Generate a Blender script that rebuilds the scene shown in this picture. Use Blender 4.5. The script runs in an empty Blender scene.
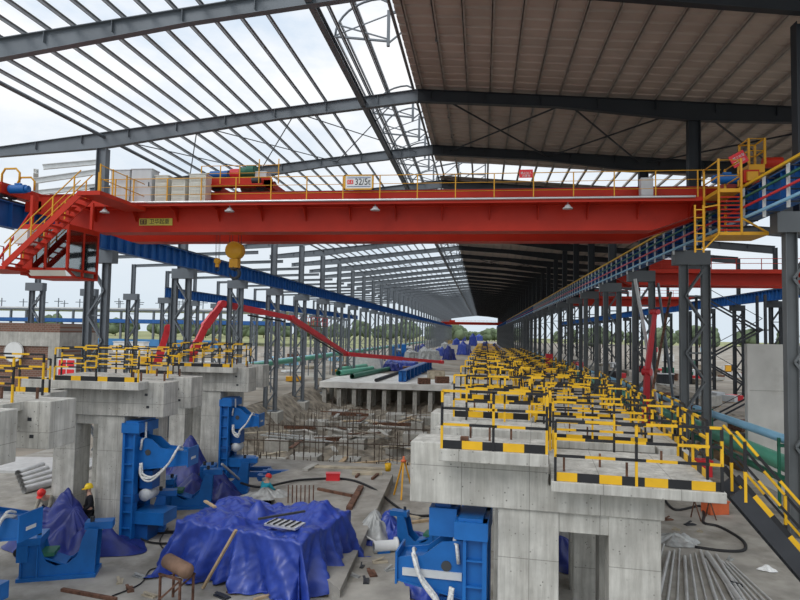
import bpy, math, random
from mathutils import Vector, Matrix, noise, Euler
C = bpy.context.scene.collection
PI = math.pi
CH = {}          # object name -> list of children
random.seed(7)

# ------------------------------------------------------------------ camera
H = 7.0
F = 620.0
YAW, PITCH, ROLL = 0.133, 0.0525, 0.018
_cy, _sy, _cp, _sp = math.cos(YAW), math.sin(YAW), math.cos(PITCH), math.sin(PITCH)
FW = Vector((-_sy * _cp, _cy * _cp, _sp)); RT = Vector((_cy, _sy, 0)); UP = RT.cross(FW)
_cr, _sr = math.cos(ROLL), math.sin(ROLL)
R2 = RT * _cr + UP * _sr; U2 = UP * _cr - RT * _sr
CAM = Vector((0, 0, H))

def ray(u, v):
    return R2 * ((u - 400) / F) + U2 * ((300 - v) / F) + FW
def pg(u, v, z=0.0):
    d = ray(u, v); return CAM + d * ((z - H) / d.z)
def pd(u, v, dep):
    return CAM + ray(u, v) * dep
def py(u, v, Y):
    d = ray(u, v); return CAM + d * (Y / d.y)

# ------------------------------------------------------------------ mesh builder
class MB:
    def __init__(s): s.v = []; s.f = []; s.m = []; s.sm = []
    def add(s, vs, fs, m=0, sm=False):
        b = len(s.v); s.v.extend([tuple(x) for x in vs])
        for f in fs:
            s.f.append(tuple(b + i for i in f)); s.m.append(m); s.sm.append(sm)
        return s
    def box(s, x0, x1, y0, y1, z0, z1, m=0):
        vs = [(x, y, z) for z in (z0, z1) for y in (y0, y1) for x in (x0, x1)]
        return s.add(vs, [(0, 2, 3, 1), (4, 5, 7, 6), (0, 1, 5, 4), (2, 6, 7, 3), (0, 4, 6, 2), (1, 3, 7, 5)], m)
    def bar(s, p, q, w, h, m=0, up=(0, 0, 1)):
        p = Vector(p); q = Vector(q); d = (q - p)
        if d.length < 1e-6: return s
        d.normalize(); up = Vector(up)
        if abs(d.dot(up)) > .98: up = Vector((0, 1, 0)) if abs(d.y) < .9 else Vector((1, 0, 0))
        a = d.cross(up).normalized() * (w / 2); b = a.cross(d).normalized() * (h / 2)
        vs = [o + i * a + j * b for o in (p, q) for i, j in ((-1, -1), (1, -1), (1, 1), (-1, 1))]
        return s.add(vs, [(3, 2, 1, 0), (4, 5, 6, 7), (0, 1, 5, 4), (1, 2, 6, 5), (2, 3, 7, 6), (3, 0, 4, 7)], m)
    def tube(s, p, q, r, n=10, m=0, r2=None, cap=True):
        p = Vector(p); q = Vector(q); d = (q - p).normalized(); r2 = r if r2 is None else r2
        up = Vector((0, 0, 1)) if abs(d.z) < .95 else Vector((1, 0, 0))
        a = d.cross(up).normalized(); b = d.cross(a)
        vs = []
        for o, rr in ((p, r), (q, r2)):
            for i in range(n):
                t = 2 * PI * i / n; vs.append(o + a * (rr * math.cos(t)) + b * (rr * math.sin(t)))
        fs = [(i, (i + 1) % n, n + (i + 1) % n, n + i) for i in range(n)]
        s.add(vs, fs, m, True)
        if cap: s.add(vs, [tuple(range(n - 1, -1, -1)), tuple(range(n, 2 * n))], m)
        return s
    def path(s, pts, r, n=8, m=0):
        pts = [Vector(p) for p in pts]; rings = []; a = None
        for i, p in enumerate(pts):
            d = (pts[min(i + 1, len(pts) - 1)] - pts[max(i - 1, 0)]).normalized()
            if a is None:
                up = Vector((0, 0, 1)) if abs(d.z) < .9 else Vector((1, 0, 0)); a = d.cross(up).normalized()
            a = (a - d * a.dot(d)).normalized(); b = d.cross(a)
            rr = r[i] if isinstance(r, (list, tuple)) else r
            rings.append([p + a * (rr * math.cos(2 * PI * k / n)) + b * (rr * math.sin(2 * PI * k / n)) for k in range(n)])
        vs = [x for ring in rings for x in ring]; fs = []
        for i in range(len(pts) - 1):
            for k in range(n):
                fs.append((i * n + k, i * n + (k + 1) % n, (i + 1) * n + (k + 1) % n, (i + 1) * n + k))
        fs += [tuple(range(n - 1, -1, -1)), tuple(range((len(pts) - 1) * n, len(pts) * n))]
        return s.add(vs, fs, m, True)
    def hose(s, h, r, n=7, m=0, off=(0, 0, 0)):
        h = [Vector(p) + Vector(off) for p in h]; o = []
        for i in range(len(h) - 1):
            a, b, c, d = h[max(i - 1, 0)], h[i], h[i + 1], h[min(i + 2, len(h) - 1)]
            for k in range(6):
                f = k / 6; o.append(.5 * ((2 * b) + (c - a) * f + (2 * a - 5 * b + 4 * c - d) * f * f + (3 * b - a - 3 * c + d) * f ** 3))
        return s.path(o + [h[-1]], r, n, m)
    def prism(s, poly, axis, a0, a1, m=0):
        n = len(poly)
        def P(c, a):
            return {'x': (a, c[0], c[1]), 'y': (c[0], a, c[1]), 'z': (c[0], c[1], a)}[axis]
        vs = [P(c, a0) for c in poly] + [P(c, a1) for c in poly]
        fs = [(i, (i + 1) % n, n + (i + 1) % n, n + i) for i in range(n)] + [tuple(range(n - 1, -1, -1)), tuple(range(n, 2 * n))]
        return s.add(vs, fs, m)
    def lathe(s, prof, c=(0, 0, 0), n=16, m=0, ax='z'):
        vs = []
        for r, h in prof:
            for k in range(n):
                t = 2 * PI * k / n; x, y = r * math.cos(t), r * math.sin(t)
                q = {'z': (x, y, h), 'y': (x, h, y), 'x': (h, x, y)}[ax]
                vs.append((c[0] + q[0], c[1] + q[1], c[2] + q[2]))
        fs = []
        for i in range(len(prof) - 1):
            for k in range(n): fs.append((i * n + k, i * n + (k + 1) % n, (i + 1) * n + (k + 1) % n, (i + 1) * n + k))
        return s.add(vs, fs, m, True)
    def ibeam(s, p, q, w, h, tf=.03, tw=.02, m=0, up=(0, 0, 1)):
        p = Vector(p); q = Vector(q); d = (q - p).normalized(); up = Vector(up)
        u = (up - d * up.dot(d)).normalized()
        s.bar(p + u * (h / 2 - tf / 2), q + u * (h / 2 - tf / 2), w, tf, m, up)
        s.bar(p - u * (h / 2 - tf / 2), q - u * (h / 2 - tf / 2), w, tf, m, up)
        return s.bar(p, q, tw, h - 2 * tf, m, up)
    def striped(s, p, q, w, h=None, seg=.5, ph=0, up=(0, 0, 1)):
        p = Vector(p); q = Vector(q); L = (q - p).length; d = (q - p) / L; h = h or w; t = 0; k = ph
        while t < L - 1e-4:
            e = min(t + seg, L); s.bar(p + d * t, p + d * e, w, h, k % 2, up); t = e; k += 1
        return s
    def grid(s, nx, ny, fn, m=0, sm=True):
        vs = [fn(i / nx, j / ny) for j in range(ny + 1) for i in range(nx + 1)]
        fs = [(j * (nx + 1) + i, j * (nx + 1) + i + 1, (j + 1) * (nx + 1) + i + 1, (j + 1) * (nx + 1) + i) for j in range(ny) for i in range(nx)]
        return s.add(vs, fs, m, sm)
    def mesh(s, name, mats):
        me = bpy.data.meshes.new(name); me.from_pydata(s.v, [], s.f)
        for x in (mats if isinstance(mats, (list, tuple)) else [mats]): me.materials.append(x)
        me.polygons.foreach_set('material_index', s.m); me.polygons.foreach_set('use_smooth', s.sm)
        me.validate(); me.update(); return me
    def build(s, name, mats, parent=None, loc=(0, 0, 0), rz=0, bevel=0):
        o = bpy.data.objects.new(name, s.mesh(name, mats)); C.objects.link(o); o.location = loc
        if rz: o.rotation_euler = (0, 0, rz)
        if bevel:
            b = o.modifiers.new('edge', 'BEVEL'); b.width = bevel; b.segments = 2; b.limit_method = 'ANGLE'
        if parent: o.parent = parent; CH.setdefault(parent.name, []).append(o)
        return o

def tag(o, label=None, cat=None, group=None, kind=None):
    if label: o['label'] = label
    if cat: o['category'] = cat
    if group: o['group'] = group
    if kind: o['kind'] = kind
    return o
def thing(name, label, cat, loc=(0, 0, 0), rz=0, group=None, kind=None):
    o = bpy.data.objects.new(name, None); C.objects.link(o); o.location = loc; o.rotation_euler = (0, 0, rz); o.empty_display_size = .2
    return tag(o, label, cat, group, kind)
def struct(o): o['kind'] = 'structure'; return o
def clone(o, loc=None, rz=None, label=None, group=None, parent=None, skip=()):
    c = o.copy(); C.objects.link(c)
    if parent: c.parent = parent; CH.setdefault(parent.name, []).append(c)
    if loc is not None: c.location = loc
    if rz is not None: c.rotation_euler = (0, 0, rz)
    if label: c['label'] = label
    if group: c['group'] = group
    for ch in list(CH.get(o.name, [])):
        if ch.name.split('.')[0] not in skip: clone(ch, parent=c, skip=skip)
    return c
ORD = 'first second third fourth fifth sixth seventh eighth ninth tenth eleventh twelfth thirteenth fourteenth fifteenth sixteenth seventeenth eighteenth nineteenth twentieth'.split()
def text(body, name, size, mat, parent, loc, rot, ext=.004, align='CENTER', sx=1.0):
    cu = bpy.data.curves.new(name, 'FONT'); cu.body = body; cu.size = size; cu.extrude = ext; cu.align_x = align; cu.align_y = 'CENTER'
    cu.materials.append(mat)
    tmp = bpy.data.objects.new('tmp', cu); C.objects.link(tmp); dg = bpy.context.evaluated_depsgraph_get()
    me = bpy.data.meshes.new_from_object(tmp.evaluated_get(dg)); bpy.data.objects.remove(tmp)
    o = bpy.data.objects.new(name, me); C.objects.link(o); o.location = loc; o.rotation_euler = rot; o.scale = (sx, 1, 1); o.parent = parent
    CH.setdefault(parent.name, []).append(o); return o

# ------------------------------------------------------------------ materials
def mat(name, col, rough=.6, metal=0., var=.12, scale=3., bump=0., fine=0., spec=.4, dark=None, stain=None, stain_scale=.7, stain_lo=.55, streak=0):
    m = bpy.data.materials.new(name); m.use_nodes = True; nt = m.node_tree; N = nt.nodes; L = nt.links
    b = N['Principled BSDF']; b.inputs['Roughness'].default_value = rough; b.inputs['Metallic'].default_value = metal
    b.inputs['Specular IOR Level'].default_value = spec
    tc = N.new('ShaderNodeTexCoord'); nz = N.new('ShaderNodeTexNoise'); nz.inputs['Scale'].default_value = scale; nz.inputs['Detail'].default_value = 6
    L.new(tc.outputs['Object'], nz.inputs['Vector'])
    mx = N.new('ShaderNodeMix'); mx.data_type = 'RGBA'
    c = col; lo = dark or tuple(x * (1 - var * 2) for x in c); hi = tuple(min(1, x * (1 + var)) for x in c)
    mx.inputs[6].default_value = (*lo, 1); mx.inputs[7].default_value = (*hi, 1)
    rp = N.new('ShaderNodeMapRange'); rp.inputs[1].default_value = .3; rp.inputs[2].default_value = .7
    L.new(nz.outputs['Fac'], rp.inputs[0]); L.new(rp.outputs[0], mx.inputs[0]); out = mx.outputs[2]
    if stain:
        n2 = N.new('ShaderNodeTexNoise'); n2.inputs['Scale'].default_value = stain_scale; n2.inputs['Detail'].default_value = 8; n2.inputs['Roughness'].default_value = .65
        L.new(tc.outputs['Object'], n2.inputs['Vector'])
        r2 = N.new('ShaderNodeMapRange'); r2.inputs[1].default_value = stain_lo; r2.inputs[2].default_value = stain_lo + .15
        L.new(n2.outputs['Fac'], r2.inputs[0])
        m2 = N.new('ShaderNodeMix'); m2.data_type = 'RGBA'; m2.inputs[7].default_value = (*stain, 1)
        L.new(out, m2.inputs[6]); L.new(r2.outputs[0], m2.inputs[0]); out = m2.outputs[2]
    if fine:   # small dark pits
        vo = N.new('ShaderNodeTexVoronoi'); vo.inputs['Scale'].default_value = fine; L.new(tc.outputs['Object'], vo.inputs['Vector'])
        r3 = N.new('ShaderNodeMapRange'); r3.inputs[1].default_value = .09; r3.inputs[2].default_value = .17; L.new(vo.outputs['Distance'], r3.inputs[0])
        n3 = N.new('ShaderNodeTexNoise'); n3.inputs['Scale'].default_value = 1.7; L.new(tc.outputs['Object'], n3.inputs['Vector'])
        r4 = N.new('ShaderNodeMapRange'); r4.inputs[1].default_value = .42; r4.inputs[2].default_value = .55; L.new(n3.outputs['Fac'], r4.inputs[0])
        i4 = N.new('ShaderNodeMath'); i4.operation = 'SUBTRACT'; i4.inputs[0].default_value = 1; L.new(r4.outputs[0], i4.inputs[1])
        mxx = N.new('ShaderNodeMath'); mxx.operation = 'MAXIMUM'; L.new(r3.outputs[0], mxx.inputs[0]); L.new(i4.outputs[0], mxx.inputs[1])
        m3 = N.new('ShaderNodeMix'); m3.data_type = 'RGBA'; m3.inputs[6].default_value = (*[x * .3 for x in c], 1)
        L.new(mxx.outputs[0], m3.inputs[0]); L.new(out, m3.inputs[7]); out = m3.outputs[2]
    if streak:   # vertical weathering runs
        mp = N.new('ShaderNodeMapping'); mp.inputs['Scale'].default_value = (3.2, 3.2, .28); L.new(tc.outputs['Object'], mp.inputs[0])
        n5 = N.new('ShaderNodeTexNoise'); n5.inputs['Scale'].default_value = 1.6; n5.inputs['Detail'].default_value = 7; n5.inputs['Roughness'].default_value = .7; L.new(mp.outputs[0], n5.inputs['Vector'])
        r5 = N.new('ShaderNodeMapRange'); r5.inputs[1].default_value = .40; r5.inputs[2].default_value = .68; L.new(n5.outputs['Fac'], r5.inputs[0])
        k5 = N.new('ShaderNodeMath'); k5.operation = 'MULTIPLY'; k5.inputs[1].default_value = streak; L.new(r5.outputs[0], k5.inputs[0])
        m5 = N.new('ShaderNodeMix'); m5.data_type = 'RGBA'; m5.inputs[7].default_value = (.27, .255, .225, 1)
        L.new(out, m5.inputs[6]); L.new(k5.outputs[0], m5.inputs[0]); out = m5.outputs[2]
    L.new(out, b.inputs['Base Color'])
    if bump:
        bp = N.new('ShaderNodeBump'); bp.inputs['Strength'].default_value = bump; bp.inputs['Distance'].default_value = .05
        L.new(nz.outputs['Fac'], bp.inputs['Height']); L.new(bp.outputs[0], b.inputs['Normal'])
    return m
def formwork(m, sx=1.25, sz=1.6, strength=.5):
    """thin board-joint lines left by the shuttering, across x and z (and y)"""
    nt = m.node_tree; N = nt.nodes; L = nt.links; b = N['Principled BSDF']
    src = b.inputs['Base Color'].links[0].from_socket
    tc = N.new('ShaderNodeTexCoord'); sp = N.new('ShaderNodeSeparateXYZ'); L.new(tc.outputs['Object'], sp.inputs[0])
    prev = None
    for ax, s, off in (('X', sx, .31), ('Z', sz, .2), ('Y', sx, .15)):
        a = N.new('ShaderNodeMath'); a.operation = 'MULTIPLY_ADD'; a.inputs[1].default_value = 1 / s; a.inputs[2].default_value = off; L.new(sp.outputs[ax], a.inputs[0])
        fr = N.new('ShaderNodeMath'); fr.operation = 'FRACT'; L.new(a.outputs[0], fr.inputs[0])
        lt = N.new('ShaderNodeMath'); lt.operation = 'LESS_THAN'; lt.inputs[1].default_value = .017 / s; L.new(fr.outputs[0], lt.inputs[0])
        if prev is None: prev = lt
        else:
            mxx = N.new('ShaderNodeMath'); mxx.operation = 'MAXIMUM'; L.new(prev.outputs[0], mxx.inputs[0]); L.new(lt.outputs[0], mxx.inputs[1]); prev = mxx
    k = N.new('ShaderNodeMath'); k.operation = 'MULTIPLY'; k.inputs[1].default_value = strength; L.new(prev.outputs[0], k.inputs[0])
    mx = N.new('ShaderNodeMix'); mx.data_type = 'RGBA'; mx.inputs[7].default_value = (.12, .115, .1, 1)
    L.new(k.outputs[0], mx.inputs[0]); L.new(src, mx.inputs[6]); L.new(mx.outputs[2], b.inputs['Base Color'])
    return m
M = {}
M['conc'] = formwork(mat('pier concrete', (.58, .57, .525), .85, 0, .12, 2.2, .12, fine=9, stain=(.42, .41, .375), stain_scale=.9, stain_lo=.54, streak=.75))
M['conc2'] = formwork(mat('weathered concrete', (.50, .49, .45), .9, 0, .14, 1.6, .2, fine=7, stain=(.30, .29, .26), stain_scale=.8, streak=.6), 2.4, 3.1, .35)
M['floor'] = mat('screed floor', (.37, .352, .315), .85, 0, .16, 1.2, .1, stain=(.21, .195, .165), stain_scale=.45, stain_lo=.50)
M['panel'] = mat('precast wall panel', (.60, .58, .54), .9, 0, .08, .8, .1, stain=(.46, .44, .40), stain_scale=.5)
M['mud'] = mat('pit mud', (.27, .235, .185), .95, 0, .3, 1.3, .6, stain=(.40, .37, .32), stain_scale=.5, stain_lo=.55)
M['earth'] = mat('bare earth', (.33, .29, .24), .95, 0, .2, .25, .4, stain=(.45, .43, .38), stain_scale=.12, stain_lo=.5)
M['field'] = mat('dry field', (.34, .36, .17), .95, 0, .25, .03, 0, stain=(.42, .38, .22), stain_scale=.02)
M['steel'] = mat('shade-darkened grey primed steel', (.032, .036, .041), .5, .2, .10, .5)  # primed grey taken near black: the gloom under the roof is painted in
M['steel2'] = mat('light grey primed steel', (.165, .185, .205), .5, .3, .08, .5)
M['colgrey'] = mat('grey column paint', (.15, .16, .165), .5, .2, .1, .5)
M['dsteel'] = mat('dark steel', (.045, .048, .055), .5, .2, .15, 1)
M['purlin2'] = mat('dull purlin', (.40, .355, .315), .5, .2, .1, 2)
M['purlin'] = mat('galvanised purlin', (.30, .31, .32), .45, .5, .1, 2)
M['sheet'] = mat('roof sheet underside', (.47, .385, .33), .55, .1, .08, .4, stain=(.40, .33, .28), stain_scale=.3)
M['red'] = mat('crane red paint', (.52, .030, .012), .45, 0, .08, .8, spec=.25, stain=(.43, .024, .010), stain_scale=.4)
M['red2'] = mat('boom red paint', (.70, .035, .045), .35, 0, .06, 1)
M['bluebeam'] = mat('runway beam blue paint', (.02, .115, .36), .45, 0, .12, 1)
M['blue'] = mat('machine blue paint', (.012, .14, .45), .38, 0, .12, 1.5, stain=(.015, .10, .33), stain_scale=1.2, stain_lo=.6)
M['blue2'] = mat('dark machine blue paint', (.01, .085, .30), .4, 0, .15, 1.5)
M['yel'] = mat('safety yellow paint', (.80, .46, .015), .5, 0, .06, 3)
M['blk'] = mat('safety black paint', (.018, .018, .02), .5, 0, .15, 3)
M['amber'] = mat('amber yellow paint', (.72, .36, .02), .45, 0, .06, 2)
M['tarp'] = mat('blue tarpaulin', (.026, .060, .35), .33, 0, .12, 4, .06, spec=.5, stain=(.045, .09, .42), stain_scale=1.5, stain_lo=.55)
M['tarpd'] = mat('shade-darkened blue tarpaulin', (.022, .036, .21), .4, 0, .16, 3, .08)  # tarpaulin blue darkened, so the shade lying on it is in the colour
M['silver'] = mat('silver grey sheeting', (.42, .43, .42), .45, .2, .2, 4, .2)
M['white'] = mat('white paint', (.75, .76, .75), .5, 0, .04, 2)
M['cream'] = mat('cream cabinet paint', (.66, .65, .58), .5, 0, .05, 3)
M['cab'] = mat('light grey cabinet paint', (.58, .60, .61), .5, 0, .04, 3)
M['hose'] = mat('white braided hose', (.68, .68, .66), .5, .1, .15, 20)
M['rubber'] = mat('black rubber', (.02, .02, .022), .55, 0, .1, 4)
M['rust'] = mat('rusty steel', (.17, .085, .055), .85, .1, .3, 6)
M['rebar'] = mat('weathered reinforcing steel', (.13, .10, .08), .85, .1, .3, 6)
M['stage'] = mat('dusty white slab', (.74, .73, .69), .85, 0, .08, .6, 0, stain=(.50, .48, .43), stain_scale=.5)
M['wood'] = mat('raw timber', (.52, .38, .23), .8, 0, .15, 4)
M['ply'] = mat('shuttering plywood', (.46, .40, .30), .8, 0, .2, 2)
M['green'] = mat('green pipe coating', (.10, .40, .27), .4, 0, .08, 1)
M['dgreen'] = mat('dark green paint', (.03, .16, .10), .5, 0, .1, 1)
M['cyan'] = mat('light blue pipe coating', (.28, .58, .80), .4, 0, .06, 1)
M['brick'] = mat('brown brick', (.20, .105, .075), .9, 0, .25, 1.2)
M['orange'] = mat('orange plastic', (.72, .16, .06), .5, 0, .08, 3)
M['pvc'] = mat('grey conduit pipe', (.60, .60, .59), .4, .3, .08, 3)
M['brown'] = mat('brown cable box', (.20, .12, .08), .7, 0, .2, 3)
M['leaf'] = mat('haze-paled foliage', (.17, .225, .13), .95, 0, .3, .15)  # leaf green paled towards grey, painting aerial haze into the colour
M['glass'] = mat('cab glass', (.30, .36, .36), .06, 0, .05, 1)
M['dark'] = mat('cab interior', (.05, .055, .06), .7, 0, .1, 1)
M['black_cloth'] = mat('black cloth', (.018, .018, .022), .85, 0, .15, 8)
M['khaki'] = mat('khaki cloth', (.36, .34, .28), .9, 0, .15, 8)
M['teal'] = mat('turquoise cloth', (.02, .32, .42), .85, 0, .1, 8)
M['navy'] = mat('navy cloth', (.03, .04, .09), .9, 0, .1, 8)
M['skin'] = mat('skin', (.55, .33, .24), .6, 0, .04, 5)
M['hatyel'] = mat('yellow helmet plastic', (.85, .58, .02), .35, 0, .03, 2)
M['hatred'] = mat('red helmet plastic', (.70, .03, .025), .35, 0, .03, 2)
M['signred'] = mat('red sign face', (.78, .03, .04), .4, 0, .03, 2)
M['plateyel'] = mat('yellow plate face', (.62, .56, .10), .4, 0, .05, 3)
M['alu'] = mat('bright aluminium', (.72, .73, .74), .3, .7, .05, 2)

# brick courses on the brick wall
def brickmat():
    m = M['brick']; nt = m.node_tree; N = nt.nodes; L = nt.links
    bt = N.new('ShaderNodeTexBrick'); bt.inputs['Scale'].default_value = 1.5
    bt.inputs['Color1'].default_value = (.21, .105, .075, 1); bt.inputs['Color2'].default_value = (.16, .085, .06, 1); bt.inputs['Mortar'].default_value = (.26, .22, .19, 1)
    tc = N.new('ShaderNodeTexCoord'); mp = N.new('ShaderNodeMapping'); mp.inputs['Rotation'].default_value = (PI / 2, 0, 0)
    L.new(tc.outputs['Object'], mp.inputs[0]); L.new(mp.outputs[0], bt.inputs['Vector']); L.new(bt.outputs['Color'], N['Principled BSDF'].inputs['Base Color'])
brickmat()
def glassmat():
    m = M['glass']; nt = m.node_tree; N = nt.nodes; L = nt.links
    g = N.new('ShaderNodeBsdfGlossy'); g.inputs['Roughness'].default_value = .03; g.inputs['Color'].default_value = (.9, .95, .95, 1)
    t = N.new('ShaderNodeBsdfTransparent'); t.inputs['Color'].default_value = (.62, .70, .68, 1)
    fr = N.new('ShaderNodeFresnel'); fr.inputs['IOR'].default_value = 1.7
    ad = N.new('ShaderNodeMath'); ad.operation = 'ADD'; ad.inputs[1].default_value = .22; ad.use_clamp = True; L.new(fr.outputs[0], ad.inputs[0])
    mx = N.new('ShaderNodeMixShader'); L.new(ad.outputs[0], mx.inputs[0]); L.new(t.outputs[0], mx.inputs[1]); L.new(g.outputs[0], mx.inputs[2])
    L.new(mx.outputs[0], N['Material Output'].inputs[0])
glassmat()

# ------------------------------------------------------------------ sky and light
def world():
    w = bpy.data.worlds.new('overcast sky'); bpy.context.scene.world = w; w.use_nodes = True; nt = w.node_tree; N = nt.nodes; L = nt.links
    bg = N['Background']; tc = N.new('ShaderNodeTexCoord')
    mp = N.new('ShaderNodeMapping'); mp.inputs['Scale'].default_value = (1, 1, 2.2); L.new(tc.outputs['Generated'], mp.inputs[0])
    nz = N.new('ShaderNodeTexNoise'); nz.inputs['Scale'].default_value = 3.2; nz.inputs['Detail'].default_value = 8; nz.inputs['Roughness'].default_value = .6
    L.new(mp.outputs[0], nz.inputs['Vector'])
    rp = N.new('ShaderNodeValToRGB'); e = rp.color_ramp.elements
    e[0].position = .36; e[0].color = (.66, .76, .88, 1); e[1].position = .58; e[1].color = (.98, .985, 1.0, 1)
    L.new(nz.outputs['Fac'], rp.inputs[0])
    sp = N.new('ShaderNodeSeparateXYZ'); L.new(tc.outputs['Generated'], sp.inputs[0])
    mr = N.new('ShaderNodeMapRange'); mr.inputs[1].default_value = .02; mr.inputs[2].default_value = .36; L.new(sp.outputs['Z'], mr.inputs[0])
    mx = N.new('ShaderNodeMix'); mx.data_type = 'RGBA'; mx.inputs[6].default_value = (.66, .745, .82, 1)
    L.new(mr.outputs[0], mx.inputs[0]); L.new(rp.outputs[0], mx.inputs[7]); L.new(mx.outputs[2], bg.inputs[0])
    bg.inputs[1].default_value = SKY
SKY = 1.08
world()
def sun(name, rot, e, ang, col=(1, .98, .95)):
    s = bpy.data.lights.new(name, 'SUN'); s.energy = e; s.angle = ang; s.color = col
    o = bpy.data.objects.new(name, s); C.objects.link(o); o.rotation_euler = rot; return o
sun('veiled_sun', (math.radians(47), 0, math.radians(-32)), 1.0, math.radians(30))

sc = bpy.context.scene
sc.view_settings.view_transform = 'Standard'; sc.view_settings.look = 'None'; sc.view_settings.gamma = 1; sc.view_settings.exposure = 0.0
sc.cycles.use_denoising = True; sc.cycles.max_bounces = 8; sc.cycles.transparent_max_bounces = 12
cam = bpy.data.cameras.new('camera'); cam.sensor_width = 36; cam.lens = F / 800 * 36; cam.clip_end = 3000; cam.clip_start = .1
co = bpy.data.objects.new('camera', cam); C.objects.link(co)
co.matrix_world = Matrix(((R2.x, U2.x, -FW.x, 0), (R2.y, U2.y, -FW.y, 0), (R2.z, U2.z, -FW.z, H), (0, 0, 0, 1)))
sc.camera = co
# ================================================================== the hall
XL, XR, Y0, BAY = -23.0, 11.1, 34.5, 10.5
ZS = 11.6; XRI = -3.8; ZRI = 20.85; SL, SR = .105, .082
NB = 41
def zroof(x): return ZRI - (SL * (XRI - x) if x < XRI else SR * (x - XRI))
def zgl(i): return Y0 + BAY * i

# ---- ground and floors
def ground():
    # everything outside the hall, with the muddy pit sunk between the pier rows
    X0, X1, Y1 = -21.0, -1.6, 86.0
    mb = MB(); mb.box(-700, XL - 1.5, -60, 620, -3, -1.0); struct(mb.build('ground', M['earth']))
    mb = MB(); mb.box(13.5, 700, -60, 620, -3, -.6); struct(mb.build('ground', M['earth']))
    mb = MB(); mb.box(-900, 900, 620, 1500, -3, -1.0); struct(mb.build('ground', M['field']))
    mb = MB(); mb.box(-700, -60, 300, 619, -.99, -.9); struct(mb.build('ground', M['field']))
    mb = MB(); mb.box(XL - 1.5, -1.4, -6, 33.0, -5, 0); struct(mb.build('floor', M['floor']))
    mb = MB(); mb.box(-1.4, 13.5, -6, 92, -5, 0); struct(mb.build('floor', M['floor']))
    mb = MB(); mb.box(XL - 1.5, 13.5, 91.5, 620, -6, -.02); struct(mb.build('floor', M['earth']))
    mb = MB()
    def fn(s, t):
        x = XL - 1.5 + s * (23.2); y = 33 + t * 59
        b = max(0, min(1, (x + 24.5) / 4.2)); b = b * b * (3 - 2 * b)
        z = -1.0 + (-3.6 + 1.0) * b
        e = max(0, min(1, (y - 78) / 9)); z = z + (0.15) * e * e * (1 if x > -20 else 0)
        nz = noise.noise(Vector((x * .22, y * .22, 1.3))) * .7 + noise.noise(Vector((x * .8, y * .8, 4))) * .35 + noise.noise(Vector((x * 2.3, y * 2.3, 9))) * .13
        return (x, y, z + nz * (.35 + .9 * b))
    mb.grid(110, 150, fn); struct(mb.build('ground', M['mud']))
ground()

# ---- lattice columns
def make_column(name, zb, mt, inner):
    """inner = +1: the runway beam sits on the +x side"""
    t = thing(name, None, 'steel column', kind='thing')
    for s in (-1, 1):
        MB().ibeam((s * .55, 0, zb), (s * .55, 0, ZS - .75), .34, .40, .03, .03, up=(1, 0, 0)).build('leg', mt, t)
    mb = MB(); z = zb + .5; k = 1; n = max(2, round((ZS - .9 - z) / 1.55)); st = (ZS - .9 - z) / n
    for i in range(n):
        for yy in (-.13, .13): mb.bar((-.5 * k, yy, z + i * st), (.5 * k, yy, z + (i + 1) * st), .09, .09)
        mb.bar((-.5, 0, z + i * st), (.5, 0, z + i * st), .09, .09) if i % 2 == 0 else None
        k = -k
    mb.build('lattice', mt, t)
    a, b = (-.72, 1.08) if inner > 0 else (-1.08, .72)
    MB().box(a, b, -.3, .3, ZS - .75, ZS).build('corbel', mt, t)
    MB().box(-.85, .85, -.5, .5, zb - .05, zb + .05).build('base_plate', mt, t)
    return t
def col_row(X, i0, i1, name, zb, mt, inner, labels, group, upper_mat):
    proto = make_column(name, zb, mt, inner)
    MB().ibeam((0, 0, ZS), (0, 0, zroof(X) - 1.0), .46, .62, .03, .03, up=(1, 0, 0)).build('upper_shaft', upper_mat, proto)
    res = []
    for n, i in enumerate(range(i0, i1)):
        o = proto if n == 0 else clone(proto)
        o.location = (X, zgl(i), 0); lab = labels(n)
        o['label'] = lab[0]
        if lab[1]: o['group'] = group
        if i == -1: o.location.x = X + .45
        res.append(o)
    return res
col_row(XL, 0, NB, 'lattice_column', -1.8, M['steel2'], 1, lambda n: (f'grey lattice column on the open side, {ORD[n]} from the camera', 0) if n < 12 else ('distant grey lattice column far along the open side of the hall', 1), 'far columns on the open side', M['steel2'])
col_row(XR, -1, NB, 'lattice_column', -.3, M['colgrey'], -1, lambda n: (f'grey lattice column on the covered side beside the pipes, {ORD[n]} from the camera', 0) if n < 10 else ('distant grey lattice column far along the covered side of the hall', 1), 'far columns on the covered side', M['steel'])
# concrete pedestals under the open-side columns that stand at the pit edge
for i in range(2, 7):
    o = MB().box(-1.15, 1.15, -1.0, 1.0, -4.6, -1.86).build('concrete_pedestal', M['conc2'], loc=(XL + .1, zgl(i), 0), bevel=.04)
    tag(o, f'stained concrete pedestal at the pit edge, under the {ORD[i]} lattice column of the open side', 'pedestal', 'column pedestals at the pit edge')

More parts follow.
